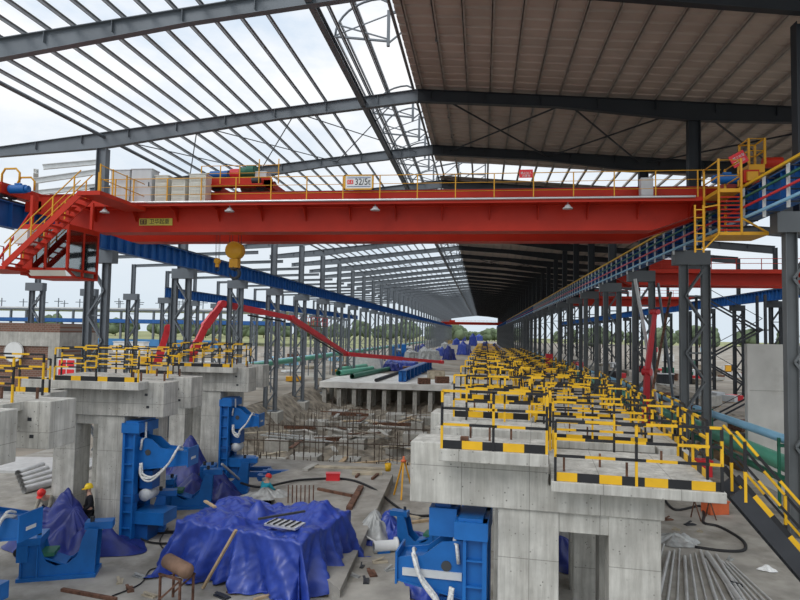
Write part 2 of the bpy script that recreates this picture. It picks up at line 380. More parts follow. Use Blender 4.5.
# neighbouring rows: open bay on one side, covered bay on the other
def outer_row(X, ys, zb, seat, top, lab, group, mt, xbeam):
    global ZS
    keep = ZS; ZS = seat
    p = make_column('lattice_column', zb, mt, -xbeam); ZS = keep
    MB().ibeam((0, 0, seat), (0, 0, top), .34, .42, .03, .03, up=(1, 0, 0)).build('upper_shaft', mt, p)
    for n, y in enumerate(ys):
        o = p if n == 0 else clone(p)
        o.location = (X, y, 0)
        if n < 9: o['label'] = f'{lab}, {ORD[n]} from the camera'
        else: o['label'] = lab.replace('slim', 'far slim'); o['group'] = group
outer_row(-42.0, [53.8 + 8.1 * k for k in range(18)], -1, 11.1, 14.7, 'slim grey lattice column in the unroofed next bay', 'far columns of the next bay', M['steel2'], 1)
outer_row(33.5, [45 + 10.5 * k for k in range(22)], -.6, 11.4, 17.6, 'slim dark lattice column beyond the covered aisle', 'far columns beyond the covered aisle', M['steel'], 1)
for k in range(15):
    y = 53.8 + 8.1 * k
    o = MB().ibeam((-42, y, 14.5), (XL - .3, y, 15.1), .2, .34).build('tie_beam', M['steel2'])
    tag(o, f'thin grey roof tie beam spanning the unroofed next bay, {ORD[k]} from the camera', 'beam', 'tie beams over the next bay', 'thing')

# ---- runway beams
def runway(X, i0, i1, inner, lab, group, z0=ZS, mt='bluebeam', dy=0, hgt=1.2):
    me = None
    for n, i in enumerate(range(i0, i1)):
        if me is None:
            mb = MB(); L = BAY - .02
            mb.ibeam((0, 0, hgt / 2), (0, L, hgt / 2), .46, hgt, .035, .02)
            for k in range(11):
                y = .35 + k * (L - .7) / 10
                for s in (-1, 1): mb.box(s * .115 - .105, s * .115 + .105, y - .012, y + .012, .035, hgt - .035)
            o = mb.build('runway_beam', M[mt]); me = o.data
            MB().box(-.04, .04, 0, L, hgt, hgt + .15).build('crane_rail', M['dsteel'], o); proto = o
        else: o = clone(proto)
        o.location = (X, zgl(i) + dy + .01, z0)
        tag(o, f'{lab}, {ORD[n]} length from the camera' if n < 9 else lab.replace('blue', 'distant blue', 1), 'runway beam', None if n < 9 else group, 'thing')
XCL, XCR = XL + .75, XR - .75
runway(XCL, -1, NB - 1, 1, 'blue crane runway beam with stiffeners along the open side', 'far runway beams, open side')
runway(XCR, -2, NB - 1, -1, 'blue crane runway beam behind the conductor bars', 'far runway beams, covered side')
runway(33.5 - .7, 1, 22, -1, 'dark blue runway beam beyond the covered aisle', 'far runway beams, next aisle', z0=11.4)
runway(-42 + .7, 4, 16, -1, 'blue runway beam in the unroofed next bay', 'far runway beams, next bay', z0=11.1)

# ---- rafters, purlins, roof sheets
def rafter(i):
    mb = MB()
    mt = 0
    def span(x0, x1, d0, d1, m):
        z0, z1 = zroof(x0), zroof(x1); w = .34
        # top at roof line, depth tapers
        for (a, b) in (((x0, z0), (x1, z1)),):
            mb.bar((x0, 0, z0 - .015), (x1, 0, z1 - .015), w, .03, m)
            mb.bar((x0, 0, z0 - d0), (x1, 0, z1 - d1), w, .03, m)
            mb.add([(x, yy, z) for yy in (-.012, .012) for x, z in ((x0, z0), (x1, z1), (x1, z1 - d1), (x0, z0 - d0))], [(0, 1, 2, 3), (7, 6, 5, 4), (0, 4, 5, 1), (2, 6, 7, 3)], m)
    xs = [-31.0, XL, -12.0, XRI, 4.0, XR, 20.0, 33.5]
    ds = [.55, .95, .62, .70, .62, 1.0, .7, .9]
    for k in range(7): span(xs[k], xs[k + 1], ds[k], ds[k + 1], 0 if k < 3 else 1)  # open half plain grey, covered half in the steel with painted shade
    x = -30.5
    while x < 33:
        d = .5; mb.box(x - .01, x + .01, -.16, .16, zroof(x) - d, zroof(x) - .03, 0 if x < XRI else 1); x += 3.05
    return mb
rm = None
for n, i in enumerate(range(-1, NB)):
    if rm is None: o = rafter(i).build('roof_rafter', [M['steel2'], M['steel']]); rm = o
    else: o = rm.copy(); C.objects.link(o)
    o.location = (0, zgl(i) if i >= 0 else 23.2, 0)
    tag(o, f'grey steel roof rafter, {ORD[n]} frame from the camera' if n < 12 else 'distant grey roof rafter near the far end of the hall', 'rafter', None if n < 12 else 'far roof rafters', 'thing')
YB, YE = 18.0, zgl(NB - 1)
# open half: bare purlins only, running the length of the hall
pm = None; n = 0; x = XL + .35
xsl = []
while x < XRI - 5.0: xsl.append(x); x += 1.12
xsl += [-6.6, -5.6, -4.1]
for n, x in enumerate(xsl):
    mb = MB(); mb.bar((0, YB, -.02), (0, YE, -.02), .05, .16); mb.bar((.04, YB, .05), (.04, YE, .05), .09, .02)
    o = mb.build('roof_purlin', M['purlin'], loc=(x, 0, zroof(x) + .11)); tag(o, f'bare roof purlin against the open sky, {ORD[n]} from the outer eave', 'purlin', 'bare purlins of the open roof half')
o = MB().tube((XL, YB, zroof(XL) - .25), (XL, YE, zroof(XL) - .25), .11, 10).build('eave_strut', M['steel2']); tag(o, 'round grey eave strut running along the open column tops', 'strut')
o = MB().ibeam((XRI - 3.1, YB, zroof(XRI - 3.1) - .45), (XRI - 3.1, YE, zroof(XRI - 3.1) - .45), .3, .34).build('ridge_strut', M['steel2']); tag(o, 'heavy grey longitudinal strut just below the open ridge', 'strut')
xsr = [XRI + .25 + 1.27 * k for k in range(22)]
for n, x in enumerate(xsr):
    lab = f'purlin under the brown roof sheets, {ORD[n]} from the ridge' if n < 20 else 'purlin under the brown roof sheets beyond the covered column row'
    mb = MB(); mb.bar((0, YB, .02), (0, YE, .02), .07, .16); mb.bar((.05, YB, -.05), (.05, YE, -.05), .12, .02)
    o = mb.build('roof_purlin', M['purlin2'], loc=(x, 0, zroof(x) + .11)); tag(o, lab, 'purlin', 'sheeted purlins')
# roof sheets: one per bay over the covered half, left off over a strip past the second frame
def sheet(y0, y1, fineribs):
    mb = MB(); X0, X1 = XRI - .15, 24.2
    if fineribs:
        p = .85; y = y0; prof = []
        while y < y1 - 1e-3:
            for dy, dz in ((0, 0), (.62, 0), (.67, .09), (.79, .09)):
                if y + dy < y1: prof.append((y + dy, dz))
            y += p
        prof.append((y1, 0))
    else: prof = [(y0, 0), (y1, 0)]
    vs = []; nP = len(prof)
    for x in (X0, X1):
        for y, dz in prof: vs.append((x, y, zroof(x) + .215 + dz))
    b = nP * 2
    vs2 = vs + [(x, y, z + .02) for x, y, z in vs]
    fs = [(k, k + 1, nP + k + 1, nP + k) for k in range(nP - 1)] + [(b + k, b + nP + k, b + nP + k + 1, b + k + 1) for k in range(nP - 1)]
    mb.add(vs2, fs); return mb
def sheets():
    spans = [(18.0, 23.2), (23.2, 34.5), (34.5, 45), (45, 49.8), (54.6, 66), (66, 76.5), (76.5, 87)]
    y = 87
    while y < YE: spans.append((y, min(y + 42, YE))); y += 42
    for n, (a, b) in enumerate(spans): struct(sheet(a, b, a < 86).build('ceiling', M['sheet']))
sheets()
# gap strip: white skylight mullion frames not needed; diagonal roof braces
def brace(p, q, r, lab, mt='steel', grp='roof braces'):
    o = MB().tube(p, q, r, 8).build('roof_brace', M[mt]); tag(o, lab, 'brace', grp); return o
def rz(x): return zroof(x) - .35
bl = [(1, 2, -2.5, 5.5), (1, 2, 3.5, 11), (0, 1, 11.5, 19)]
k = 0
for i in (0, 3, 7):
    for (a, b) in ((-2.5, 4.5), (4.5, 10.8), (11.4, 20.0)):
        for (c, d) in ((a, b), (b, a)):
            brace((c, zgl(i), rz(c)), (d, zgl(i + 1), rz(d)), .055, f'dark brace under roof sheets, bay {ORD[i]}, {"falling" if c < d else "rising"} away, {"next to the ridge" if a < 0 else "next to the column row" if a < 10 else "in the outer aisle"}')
for i in (0, 3, 7):
    for (a, b) in ((XL + .3, -17.0), (-17, -11), (-11, -5)):
        for (c, d) in ((a, b), (b, a)):
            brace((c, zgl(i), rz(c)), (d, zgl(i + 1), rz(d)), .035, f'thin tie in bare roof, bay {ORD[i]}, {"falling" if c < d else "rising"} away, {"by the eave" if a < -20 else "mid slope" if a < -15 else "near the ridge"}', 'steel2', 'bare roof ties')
# ridge ventilator frames: curved arms over the open side of the ridge
def monitor():
    mb = MB(); zb = 0
    def P(x, z): return (x, 0, zroof(XRI) + z)
    mb.bar(P(-4.6, -.25), P(-4.6, 1.5), .14, .14); mb.bar(P(0.1, 0), P(0.1, 1.6), .12, .12); mb.bar(P(-2.3, -.1), P(-2.3, 1.9), .12, .12)
    mb.bar(P(-4.6, 1.35), P(-2.3, 1.75), .1, .12); mb.bar(P(-2.3, 1.75), P(0.1, 1.6), .1, .12)
    pts = [P(-5.0 - 1.5 * math.sin(t * PI / 2 / 6), .2 + 1.9 * (1 - math.cos(t * PI / 2 / 6))) for t in range(7)]
    pts = [P(-7.2 + 2.2 * (1 - math.cos(t / 8 * PI / 2)), .35 + 1.75 * math.sin(t / 8 * PI / 2)) for t in range(9)]
    mb.path(pts, .055, 6); mb.bar(pts[-1], P(-4.6, 1.9), .09, .09); mb.bar(P(-7.2, .35), P(-4.6, .0), .09, .09)
    mb.bar(P(-4.6, -.1), P(-2.3, 1.7), .07, .07); mb.bar(P(-7.0, .9), P(-4.6, .1), .06, .06); mb.bar(P(-2.3, 0), P(0.1, 1.5), .07, .07)
    mb.bar(P(-4.6, 1.3), P(-7.2, .4), .05, .05)
    return mb
mo = None; k = 0
for n, y in enumerate((28.5, 39.0, 43.0, 47.5, 51.0, 56.0, 60.0, 66.0, 71.0, 77.0, 87.0, 97.5, 108.0, 118.5, 129.0, 139.5, 150.0)):
    if mo is None: o = monitor().build('ridge_vent_frame', M['steel2']); mo = o
    else: o = mo.copy(); C.objects.link(o)
    o.location = (0, y, 0)
    tag(o, f'curved grey ventilator frame above the open ridge, {ORD[n]} from the camera' if n < 10 else 'distant curved ventilator frame above the open ridge', 'roof frame', None if n < 10 else 'far ridge ventilator frames')
for n, (x, z) in enumerate(((-6.3, 2.1), (-4.6, 2.0), (-7.2, .45), (-7.0, 1.1))):
    o = MB().bar((0, 28.5, 0), (0, 165, 0), .08, .12).build('vent_purlin', M['purlin'], loc=(x, 0, zroof(XRI) + z)); tag(o, 'long purlin tying the curved ventilator frames, ' + ['upper outer one', 'over the posts', 'lowest one', 'on the curved arms'][n], 'purlin')

# sway bracing props by the second covered-side column
def prop(p, q, r, mt, lab):
    d = (q - p); q = p + d * ((-.55 - p.z) / d.z) if d.z < 0 else q
    o = MB().tube(p, q, r, 10).build('raking_prop', M[mt]); tag(o, lab, 'prop', 'raking props'); return o
prop(py(635, 279, 43), py(661, 424, 42), .11, 'pvc', 'pale raking steel prop leaning beside the red boom at the third column')
prop(py(671, 292, 36), py(647, 420, 34), .07, 'rust', 'rust brown raking prop crossing behind the pale one')
prop(py(658, 283, 45), py(676, 420, 45), .09, 'steel2', 'grey raking prop leaning the other way beyond the red boom')

# ---- white roof beams of the next bay waiting beyond the open columns
for n, (u0, v0, u1, v1, Y) in enumerate(((34, 181, 96, 172, 62), (43, 167, 99, 162, 66), (26, 194, 98, 186, 70), (36, 171, 36, 194, 64))):
    p, q = py(u0, v0, Y), py(u1, v1, Y + 4); o = MB().ibeam(p - p, q - p, .5, .6, .06, .06).build('white_roof_beam', M['white'], loc=p); tag(o, f'white roof beam of the unfinished bay outside, {("middle", "upper", "lower", "short upright")[n]} one', 'beam', 'white beams of the next bay', 'thing')
# ---- conductor bars on the covered-side runway beam
XB = XCR - .62
for n, (z, c, r, lab) in enumerate(((ZS + 1.15, 'yel', .045, 'yellow top'), (ZS + .72, 'dgreen', .035, 'dull green second'), (ZS + .36, 'red2', .035, 'red third'), (ZS - .05, 'cyan', .045, 'light blue bottom'))):
    o = MB().box(-r, r, 14, 260, -r, r).build('conductor_bar', M[c], loc=(XB, 0, z)); tag(o, f'{lab} conductor bar running along the runway beam', 'conductor bar')
bp = thing('conductor_bracket_mount', None, 'bracket', (XB + .1, 15, ZS))
MB().box(-.05, .03, -.05, .05, -.3, 1.2).build('bracket_post', M['white'], bp)
for z in (1.15, .72, .36, -.05):
    MB().box(-.04, .5, -.035, .035, z - .08, z - .04).build('bracket_arm', M['dsteel'], bp)
    MB().lathe([(0, -.11), (.05, -.11), (.06, -.03), (.03, .0), (0, 0)], (-.02, .0, z - .0), 8).build('insulator', M['white'], bp)
y = 16.2
for n in range(62):
    o = bp if n == 0 else clone(bp)
    o.location = (XB + .1, y, ZS)
    if n < 10: o['label'] = f'white conductor bracket on the runway beam, {ORD[n]} from the camera'
    else: o['label'] = 'small white conductor bracket far along the runway beam'; o['group'] = 'far conductor brackets'
    y += 1.75
# ================================================================== overhead crane
CY = 27.0      # web plane of the near girder
def make_crane():
    t = thing('overhead_crane', 'red overhead travelling crane spanning the hall, with cab and 32/5t sign', 'crane', ((XCL + XCR) / 2, CY, ZS + 1.35))
    ox, oy, oz = t.location
    def B(mb, name, mt, par=None, bevel=0):
        return mb.build(name, mt, par or t, loc=(-ox, -oy, -oz) if par is None else (0, 0, 0), bevel=bevel)
    # girders: box section, ends tapering up to the end carriages
    def girder(y0, y1, name, zb, zt):
        mb = MB(); xa, xb, xc, xd = XCL + 1.0, -18.2, 7.0, XCR - .7
        poly = [(xa, zb + .95), (xb, zb), (xc, zb), (xd, zb + .95), (xd, zt), (xa, zt)]
        mb.prism([(x, z) for x, z in poly][::-1], 'y', y0, y1)
        for (a, b) in (((xa, zb + .95), (xb, zb)), ((xb, zb), (xc, zb)), ((xc, zb), (xd, zb + .95))):
            mb.bar((a[0], (y0 + y1) / 2, a[1] - .015), (b[0], (y0 + y1) / 2, b[1] - .015), y1 - y0 + .14, .03)
        mb.box(xa, xd, y0 - .07, y1 + .07, zt, zt + .03)
        g = B(mb, name, M['red'])
        MB().box(xa + .3, xd - .3, (y0 + y1) / 2 - .04, (y0 + y1) / 2 + .04, zt + .03, zt + .15).build('trolley_rail', M['dsteel'], g)
        return g
    zb, zt = H + 4.5, H + 6.27
    g1 = girder(CY, CY + .75, 'near_girder', zb, zt); g2 = girder(CY + 3.0, CY + 3.75, 'far_girder', zb, zt)
    # walkway on brackets along the camera side of the near girder
    xa, xb = -19.4, XCR - .95
    mb = MB(); mb.box(xa, xb, CY - 1.0, CY - .05, H + 5.58, H + 5.63); mb.box(xa, xb, CY - 1.03, CY - .97, H + 5.50, H + 5.66)
    w = B(mb, 'walkway', M['red'])
    n = 0; x = xa + 1.2
    while x < xb - .5:
        m2 = MB(); m2.prism([(CY - .02, H + 5.57), (CY - .02, H + 4.95), (CY - .12, H + 5.0), (CY - .45, H + 5.4), (CY - .97, H + 5.5), (CY - .97, H + 5.57)], 'x', x - .012, x + .012)
        m2.build('bracket', M['red'], w); x += 2.05
    B(MB().tube((xa + 2.2, CY - 1.09, H + 5.66), (xb - 1.0, CY - 1.09, H + 5.66), .05, 8), 'conduit_pipe', M['alu'])
    # walkway rail
    x = xa + 2.0; yr = CY - .98
    rail = B(MB().tube((xa + 2.0, yr, H + 6.75), (xb, yr, H + 6.75), .018, 6), 'handrail', M['amber'])
    for z in (6.02, 6.38): MB().tube((xa + 2.0, yr, H + z), (xb, yr, H + z), .013, 6).build('mid_rail', M['amber'], rail)
    while x <= xb + .01:
        MB().box(x - .022, x + .022, yr - .022, yr + .022, H + 5.6, H + 6.75).build('rail_post', M['amber'], rail); x += 1.62
    yr2 = CY + 4.6
    B(MB().box(xa, xb, CY + 3.8, yr2 + .05, H + 5.58, H + 5.64), 'walkway', M['red'])
    rail2 = B(MB().tube((xa, yr2, H + 6.7), (xb, yr2, H + 6.7), .02, 6), 'handrail', M['amber'])
    x = xa
    while x <= xb: MB().box(x - .02, x + .02, yr2 - .02, yr2 + .02, H + 5.6, H + 6.7).build('rail_post', M['amber'], rail2); x += 2.4
    # end carriages with wheels and drives
    for X, sg in ((XCL, -1), (XCR, 1)):
        e = B(MB().box(X - .28, X + .28, CY - 1.5, CY + 5.3, H + 6.1, H + 6.6), 'end_carriage', M['red'])
        mbp = MB().box(min(X, X - sg * 1.3), max(X, X - sg * 1.3), CY - .1, CY + .85, H + 5.5, H + 6.12).box(min(X, X - sg * 1.3), max(X, X - sg * 1.3), CY + 2.9, CY + 3.85, H + 5.5, H + 6.12)
        mbp.v = [(x, y, z) for x, y, z in mbp.v]
        # notch the seats clear of the rail
        mbp = MB()
        for ya in (CY, CY + 3.0): mbp.box(*sorted((X - sg * .30, X - sg * 1.15)), ya, ya + .75, H + 5.5, H + 6.0)
        mbp.build('girder_seat', M['red'], e)
        for y in (CY - 1.1, CY - .5, CY + 4.2, CY + 4.9):
            MB().lathe([(0, -.08), (.22, -.08), (.25, -.1), (.25, -.08), (.22, .0), (.25, .08), (.25, .1), (0, .1)], (X, y, H + 6.2), 16, ax='x').build('wheel', M['dsteel'], e)
        for y in (CY - 1.62, CY + 5.3): MB().box(X - .2, X + .2, y, y + .12, H + 6.15, H + 6.5).build('buffer', M['amber'], e)
        m = MB().tube((X - sg * .35, CY - 1.05, H + 6.35), (X - sg * 1.15, CY - 1.05, H + 6.35), .2, 14)
        m.tube((X - sg * 1.15, CY - 1.05, H + 6.35), (X - sg * 1.3, CY - 1.05, H + 6.35), .16, 12); m.box(*sorted((X - sg * .6, X - sg * .9)), CY - 1.12, CY - .98, H + 6.5, H + 6.62)
        B(m, 'drive_motor', M['blue'])
    # carriage-side guard hoops at the open end
    for k, (x, y) in enumerate(((XCL + .1, CY - 1.3), (XCL - .4, CY + .3))):
        m = MB().path([(x, y, H + 6.6), (x, y, H + 7.0), (x + .15, y, H + 7.25), (x + .7, y, H + 7.25), (x + .9, y, H + 7.05), (x + .9, y, H + 6.6)], .05, 8)
        B(m, 'guard_hoop', M['amber'])
    # dome lamps below the walkway
    for u in (104, 229, 375, 568):
        p = py(u, 204, CY - .9); m = MB().lathe([(0, 5.55), (.03, 5.55), (.03, 5.44), (.09, 5.42), (.13, 5.34), (.21, 5.28), (.21, 5.25), (0, 5.25)], (p.x, CY - .82, H), 16)
        B(m, 'dome_lamp', M['cab'])
    # -- the 32/5t board
    bx, bw, bh = -5.35, 1.30, .66; z0 = H + 6.10; y = CY - 1.06
    bd = B(MB().box(bx - bw / 2, bx + bw / 2, y - .04, y, z0, z0 + bh), 'capacity_board', M['white'])
    fr = MB()
    for a in ((bx - bw / 2, bx - bw / 2 + .07, z0, z0 + bh), (bx + bw / 2 - .07, bx + bw / 2, z0, z0 + bh), (bx - bw / 2, bx + bw / 2, z0, z0 + .06), (bx - bw / 2, bx + bw / 2, z0 + bh - .05, z0 + bh)):
        fr.box(a[0], a[1], y - .055, y + .01, a[2], a[3])
    fr.build('board_frame', M['amber'], bd)
    text('32/5t', 'lettering', .40, M['blk'], bd, (bx + .17, y - .046, z0 + .335), (PI / 2, 0, 0), sx=.82)
    lg = MB().box(bx - .5, bx - .24, y - .052, y - .038, z0 + .25, z0 + .44); lg.build('logo', M['signred'], bd)
    lw = MB()
    for dx in (-.43, -.31): lw.box(bx + dx - .045, bx + dx + .045, y - .056, y - .05, z0 + .29, z0 + .31).box(bx + dx - .012, bx + dx + .012, y - .056, y - .05, z0 + .29, z0 + .40).box(bx + dx - .045, bx + dx + .045, y - .056, y - .05, z0 + .38, z0 + .40)
    lw.build('logo', M['white'], bd)
    for zz in (.13, .51): MB().box(bx - .5, bx + .52, y - .046, y - .038, z0 + zz, z0 + zz + .025).build('stripe', M['blue2'], bd)
    # -- yellow maker's plate on the web
    p0, p1 = py(139.5, 222, CY), py(172.5, 222, CY); zc = (p0.z + p1.z) / 2; wd = p1.x - p0.x; xc = (p0.x + p1.x) / 2
    pl = B(MB().box(p0.x, p1.x, CY - .03, CY - .005, zc - .165, zc + .165), 'maker_plate', M['plateyel'])
    MB().box(p0.x + .05, p0.x + .38, CY - .036, CY - .02, zc - .12, zc + .12).build('logo', M['rust'], pl)
    lw = MB()
    for dx in (.14, .29): lw.box(p0.x + dx - .045, p0.x + dx + .045, CY - .042, CY - .03, zc - .07, zc - .045).box(p0.x + dx - .012, p0.x + dx + .012, CY - .042, CY - .03, zc - .07, zc + .06).box(p0.x + dx - .045, p0.x + dx + .045, CY - .042, CY - .03, zc + .045, zc + .07)
    lw.build('logo', M['plateyel'], pl)
    text('\u536b\u534e\u8d77\u91cd', 'lettering', .27, M['blk'], pl, (p0.x + .40 + (wd - .42) / 2, CY - .034, zc - .0), (PI / 2, 0, 0), sx=.93)
    # -- small red notice on the rail
    q = py(526, 174, CY - 1.05)
    nb = B(MB().box(q.x - .28, q.x + .28, q.y - .03, q.y, q.z - .16, q.z + .18), 'red_notice', M['signred'])
    text('\u7981\u6b62\u7ad9\u4eba', 'lettering', .115, M['white'], nb, (q.x + .0, q.y - .034, q.z + .03), (PI / 2, 0, 0)); text('\u6ce8\u610f\u5b89', 'lettering', .115, M['white'], nb, (q.x + .01, q.y - .034, q.z - .09), (PI / 2, 0, 0))
    # -- control box on the walkway near the conductor side
    a, b = py(640, 185, CY - .5), py(652, 185, CY - .5)
    B(MB().box(a.x, b.x, CY - .7, CY - .3, H + 5.63, H + 6.55), 'junction_box', M['cab'])
    # ---------------- driver's cab
    x0, x1, y0, y1, z0, z1 = -19.45, -17.35, 23.9, 25.9, H + 2.15, H + 4.1
    fr = MB(); e = .05
    fr.box(x0 - e, x1 + e, y0 - e, y1 + e, z1, z1 + .22); fr.box(x0 - e, x1 + e, y0 + .5, y1 + e, z0 - .08, z0)
    for x in (x0, -18.35, x1):
        for y in (y0, y1): fr.box(x - e, x + e, y - e, y + e, z0 + .25 if y == y0 else z0, z1)
    fr.box(x1 - e, x1 + e, (y0 + y1) / 2 - .04, (y0 + y1) / 2 + .04, z0, z1)
    for y in (y0, y1): fr.box(x0, x1, y - e, y + e, z0 + .22, z0 + .32)
    fr.box(x1 - e, x1 + e, y0, y1, z0 + .22, z0 + .32)
    fr.bar((x1, y0, z0 + .25), (x1, y0 + .55, z0 - .04), .08, .08); fr.bar((x0, y0, z0 + .25), (x0, y0 + .55, z0 - .04), .08, .08)
    fr.box(x0 - e, x0 + e, y0, y1, z0, z1); fr.box(x0, -18.95, y0 - .03, y0 + .03, z0 + .25, z1)
    fr.box(x0, x1, y1 - .03, y1 + .03, z0, z1)
    for x in (x0 + .2, x1 - .2):
        for y in (y0 + .2, y1 - .2): fr.box(x - .06, x + .06, y - .06, y + .06, z1 + .2, H + 5.6)
    cab = B(fr, 'cab', M['red'])
    MB().box(x0 + .02, x1 - .02, y0 + .55, y1 - .04, z0 + .0, z0 + .03).build('cab_floor', M['dark'], cab)
    MB().box(x0 + .06, x1 - .1, y1 - .1, y1 - .05, z0 + .05, z1 - .05).build('cab_lining', M['cream'], cab)
    MB().box(-18.93, -18.40, y0 - .012, y0 + .012, z0 + .3, z1).build('window_pane', M['glass'], cab); MB().box(-18.30, x1 - .05, y0 - .012, y0 + .012, z0 + .3, z1).build('window_pane', M['glass'], cab)
    for ya, yb in ((y0 + .05, (y0 + y1) / 2 - .04), ((y0 + y1) / 2 + .04, y1 - .05)): MB().box(x1 - .012, x1 + .012, ya, yb, z0 + .3, z1).build('window_pane', M['glass'], cab)
    m = MB().add([(x0, y0, z0 + .24), (x1, y0, z0 + .24), (x1, y0 + .53, z0 - .03), (x0, y0 + .53, z0 - .03)], [(0, 1, 2, 3)]); m.build('foot_window', M['glass'], cab)
    s_ = MB().box(-18.7, -18.2, 24.9, 25.4, z0 + .45, z0 + .55).box(-18.7, -18.2, 25.34, 25.42, z0 + .5, z0 + 1.2).box(-18.5, -18.4, 25.1, 25.2, z0, z0 + .5); s_.build('driver_seat', M['dark'], cab)
    MB().box(-17.95, -17.6, 24.8, 25.4, z0 + .03, z0 + .85).build('control_console', M['cab'], cab)
    # ---------------- stair to the cab
    ta, tb = Vector((-16.1, 0, H + 5.35)), Vector((-19.35, 0, H + 2.4)); ys = (22.75, 23.5)
    st = B(MB().bar(ta + Vector((0, ys[0], 0)), tb + Vector((0, ys[0], 0)), .05, .24), 'stair', M['red'])
    MB().bar(ta + Vector((0, ys[1], 0)), tb + Vector((0, ys[1], 0)), .05, .24).build('stringer', M['red'], st)
    for k in range(13):
        p = ta.lerp(tb, (k + .6) / 13.2); MB().box(p.x - .12, p.x + .12, ys[0], ys[1], p.z - .02, p.z + .02).build('tread', M['red'], st)
    hr = B(MB().tube(ta + Vector((0, ys[0], .95)), tb + Vector((0, ys[0], .95)), .024, 6), 'stair_handrail', M['amber'])
    MB().tube(ta + Vector((0, ys[0], .55)), tb + Vector((0, ys[0], .55)), .018, 6).build('mid_rail', M['amber'], hr)
    MB().tube(ta + Vector((0, ys[1], .95)), tb + Vector((0, ys[1], .95)), .024, 6).build('mid_rail', M['amber'], hr)
    for k in range(4):
        p = ta.lerp(tb, (k + .3) / 3.6)
        for y in ys: MB().box(p.x - .022, p.x + .022, y - .022, y + .022, p.z, p.z + .95).build('rail_post', M['amber'], hr)
    ld = B(MB().box(-21.2, -19.2, 22.7, 24.9, H + 2.28, H + 2.42), 'cab_landing', M['red'])
    for (x, y) in ((-21.15, 22.75), (-20.5, 22.75), (-19.85, 22.75), (-21.15, 23.8), (-21.15, 24.85)): MB().box(x - .022, x + .022, y - .022, y + .022, H + 2.42, H + 3.5).build('rail_post', M['red'], ld)
    for z in (2.95, 3.5): MB().path([(-19.8, 22.75, H + z), (-21.15, 22.75, H + z), (-21.15, 24.85, H + z)], .02, 6).build('landing_rail', M['red'], ld)
    up = B(MB().box(-16.2, -15.2, 22.7, CY - .9, H + 5.28, H + 5.45), 'upper_landing', M['red'])
    for (x, y) in ((-15.25, 22.75), (-15.25, 23.6), (-15.25, 24.6), (-16.15, 24.0), (-16.15, 25.2)): MB().box(x - .025, x + .025, y - .025, y + .025, H + 5.45, H + 6.55).build('rail_post', M['amber'], up)
    for z in (5.95, 6.5): MB().path([(-15.25, 22.75, H + z), (-15.25, CY - 1, H + z)], .02, 6).build('landing_rail', M['amber'], up)
    # struts that carry the landing off the cab frame
    B(MB().bar((-19.5, 24.4, H + 2.35), (-19.5, 24.4, H + 5.3), .1, .1).bar((-21.5, 24.6, H + 2.4), (-19.5, 24.4, H + 5.0), .07, .07), 'hanger', M['red'])
    # cab air conditioner
    B(MB().box(-19.3, -18.7, 23.2, 23.85, H + 3.4, H + 4.0), 'air_conditioner', M['white'])
    # ---------------- inspection cage at the conductor side
    x0, x1, y0, y1 = XCR - 1.62, XCR - .82, CY - 2.6, CY - 1.05
    cg = B(MB().box(x0, x1, y0, y1, H + 5.48, H + 5.62), 'inspection_cage', M['amber'])
    for x in (x0, x1):
        for y in (y0, y1):
            MB().box(x - .035, x + .035, y - .035, y + .035, H + 3.9, H + 6.75).build('cage_post', M['amber'], cg)
    for z in (6.1, 6.7):
        MB().path([(x0, y1, H + z), (x0, y0, H + z), (x1, y0, H + z), (x1, y1, H + z)], .028, 6).build('cage_rail', M['amber'], cg)
    for k in range(9):
        z = H + 5.3 - k * .155; MB().box(x0 + .05, x1 - .05, y0 + .03, y0 + .1, z - .025, z + .025).build('rung', M['red'], cg)
    for k in range(5):
        z = H + 5.35 - k * .32; MB().box(x0 + .05, x1 + .9, y1 - .12, y1 - .04, z - .03, z + .03).build('collector_arm', M['dsteel'], cg)
    MB().box(x0, x1 + .95, y0, y1, H + 3.86, H + 3.98).bar((x1 + .9, y0, H + 3.95), (x1, y0, H + 4.5), .06, .06).build('lower_deck', M['amber'], cg)
    m = MB()
    for xx in (x0 - .85, x0 - .55): m.box(xx - .03, xx + .03, y0 - .03, y0 + .03, H + 3.2, H + 5.0)
    for k in range(6): m.box(x0 - .85, x0 - .55, y0 - .02, y0 + .02, H + 3.3 + k * .3, H + 3.34 + k * .3)
    m.bar((x0 - .55, y0, H + 3.3), (x0, y0, H + 3.9), .05, .05).bar((x0 - .55, y0, H + 4.9), (x0, y0, H + 5.0), .05, .05); m.build('ladder_frame', M['amber'], cg)
    # raised guard at the far carriage
    x0, x1, y0, y1 = XCR + .1, XCR + .7, CY - 1.0, CY - .1
    gg = B(MB().box(x0, x1, y0, y1, H + 6.62, H + 6.95), 'carriage_guard', M['amber'])
    for x in (x0, x1):
        for y in (y0, y1): MB().box(x - .04, x + .04, y - .04, y + .04, H + 6.95, H + 8.0).build('cage_post', M['amber'], gg)
    for z in (7.5, 7.98): MB().path([(x0, y1, H + z), (x0, y0, H + z), (x1, y0, H + z), (x1, y1, H + z), (x0, y1, H + z)], .035, 6).build('cage_rail', M['amber'], gg)
    B(MB().tube((x1 + .1, y0 + .4, H + 7.1), (x1 + .8, y0 + .4, H + 7.1), .22, 14), 'brake_drum', M['red'])
    # leaning red notice on a post
    sx_, sy_ = XCR - .38, CY - 1.2
    rn = B(MB().box(sx_ - .03, sx_ + .03, sy_ - .03, sy_ + .03, H + 6.0, H + 6.9), 'notice_post', M['amber'])
    m = MB(); m.bar((sx_ - .27, sy_ - .05, H + 6.95), (sx_ + .27, sy_ - .05, H + 7.25), .03, .5, up=(0, 0, 1)); m.build('red_notice', M['signred'], rn)
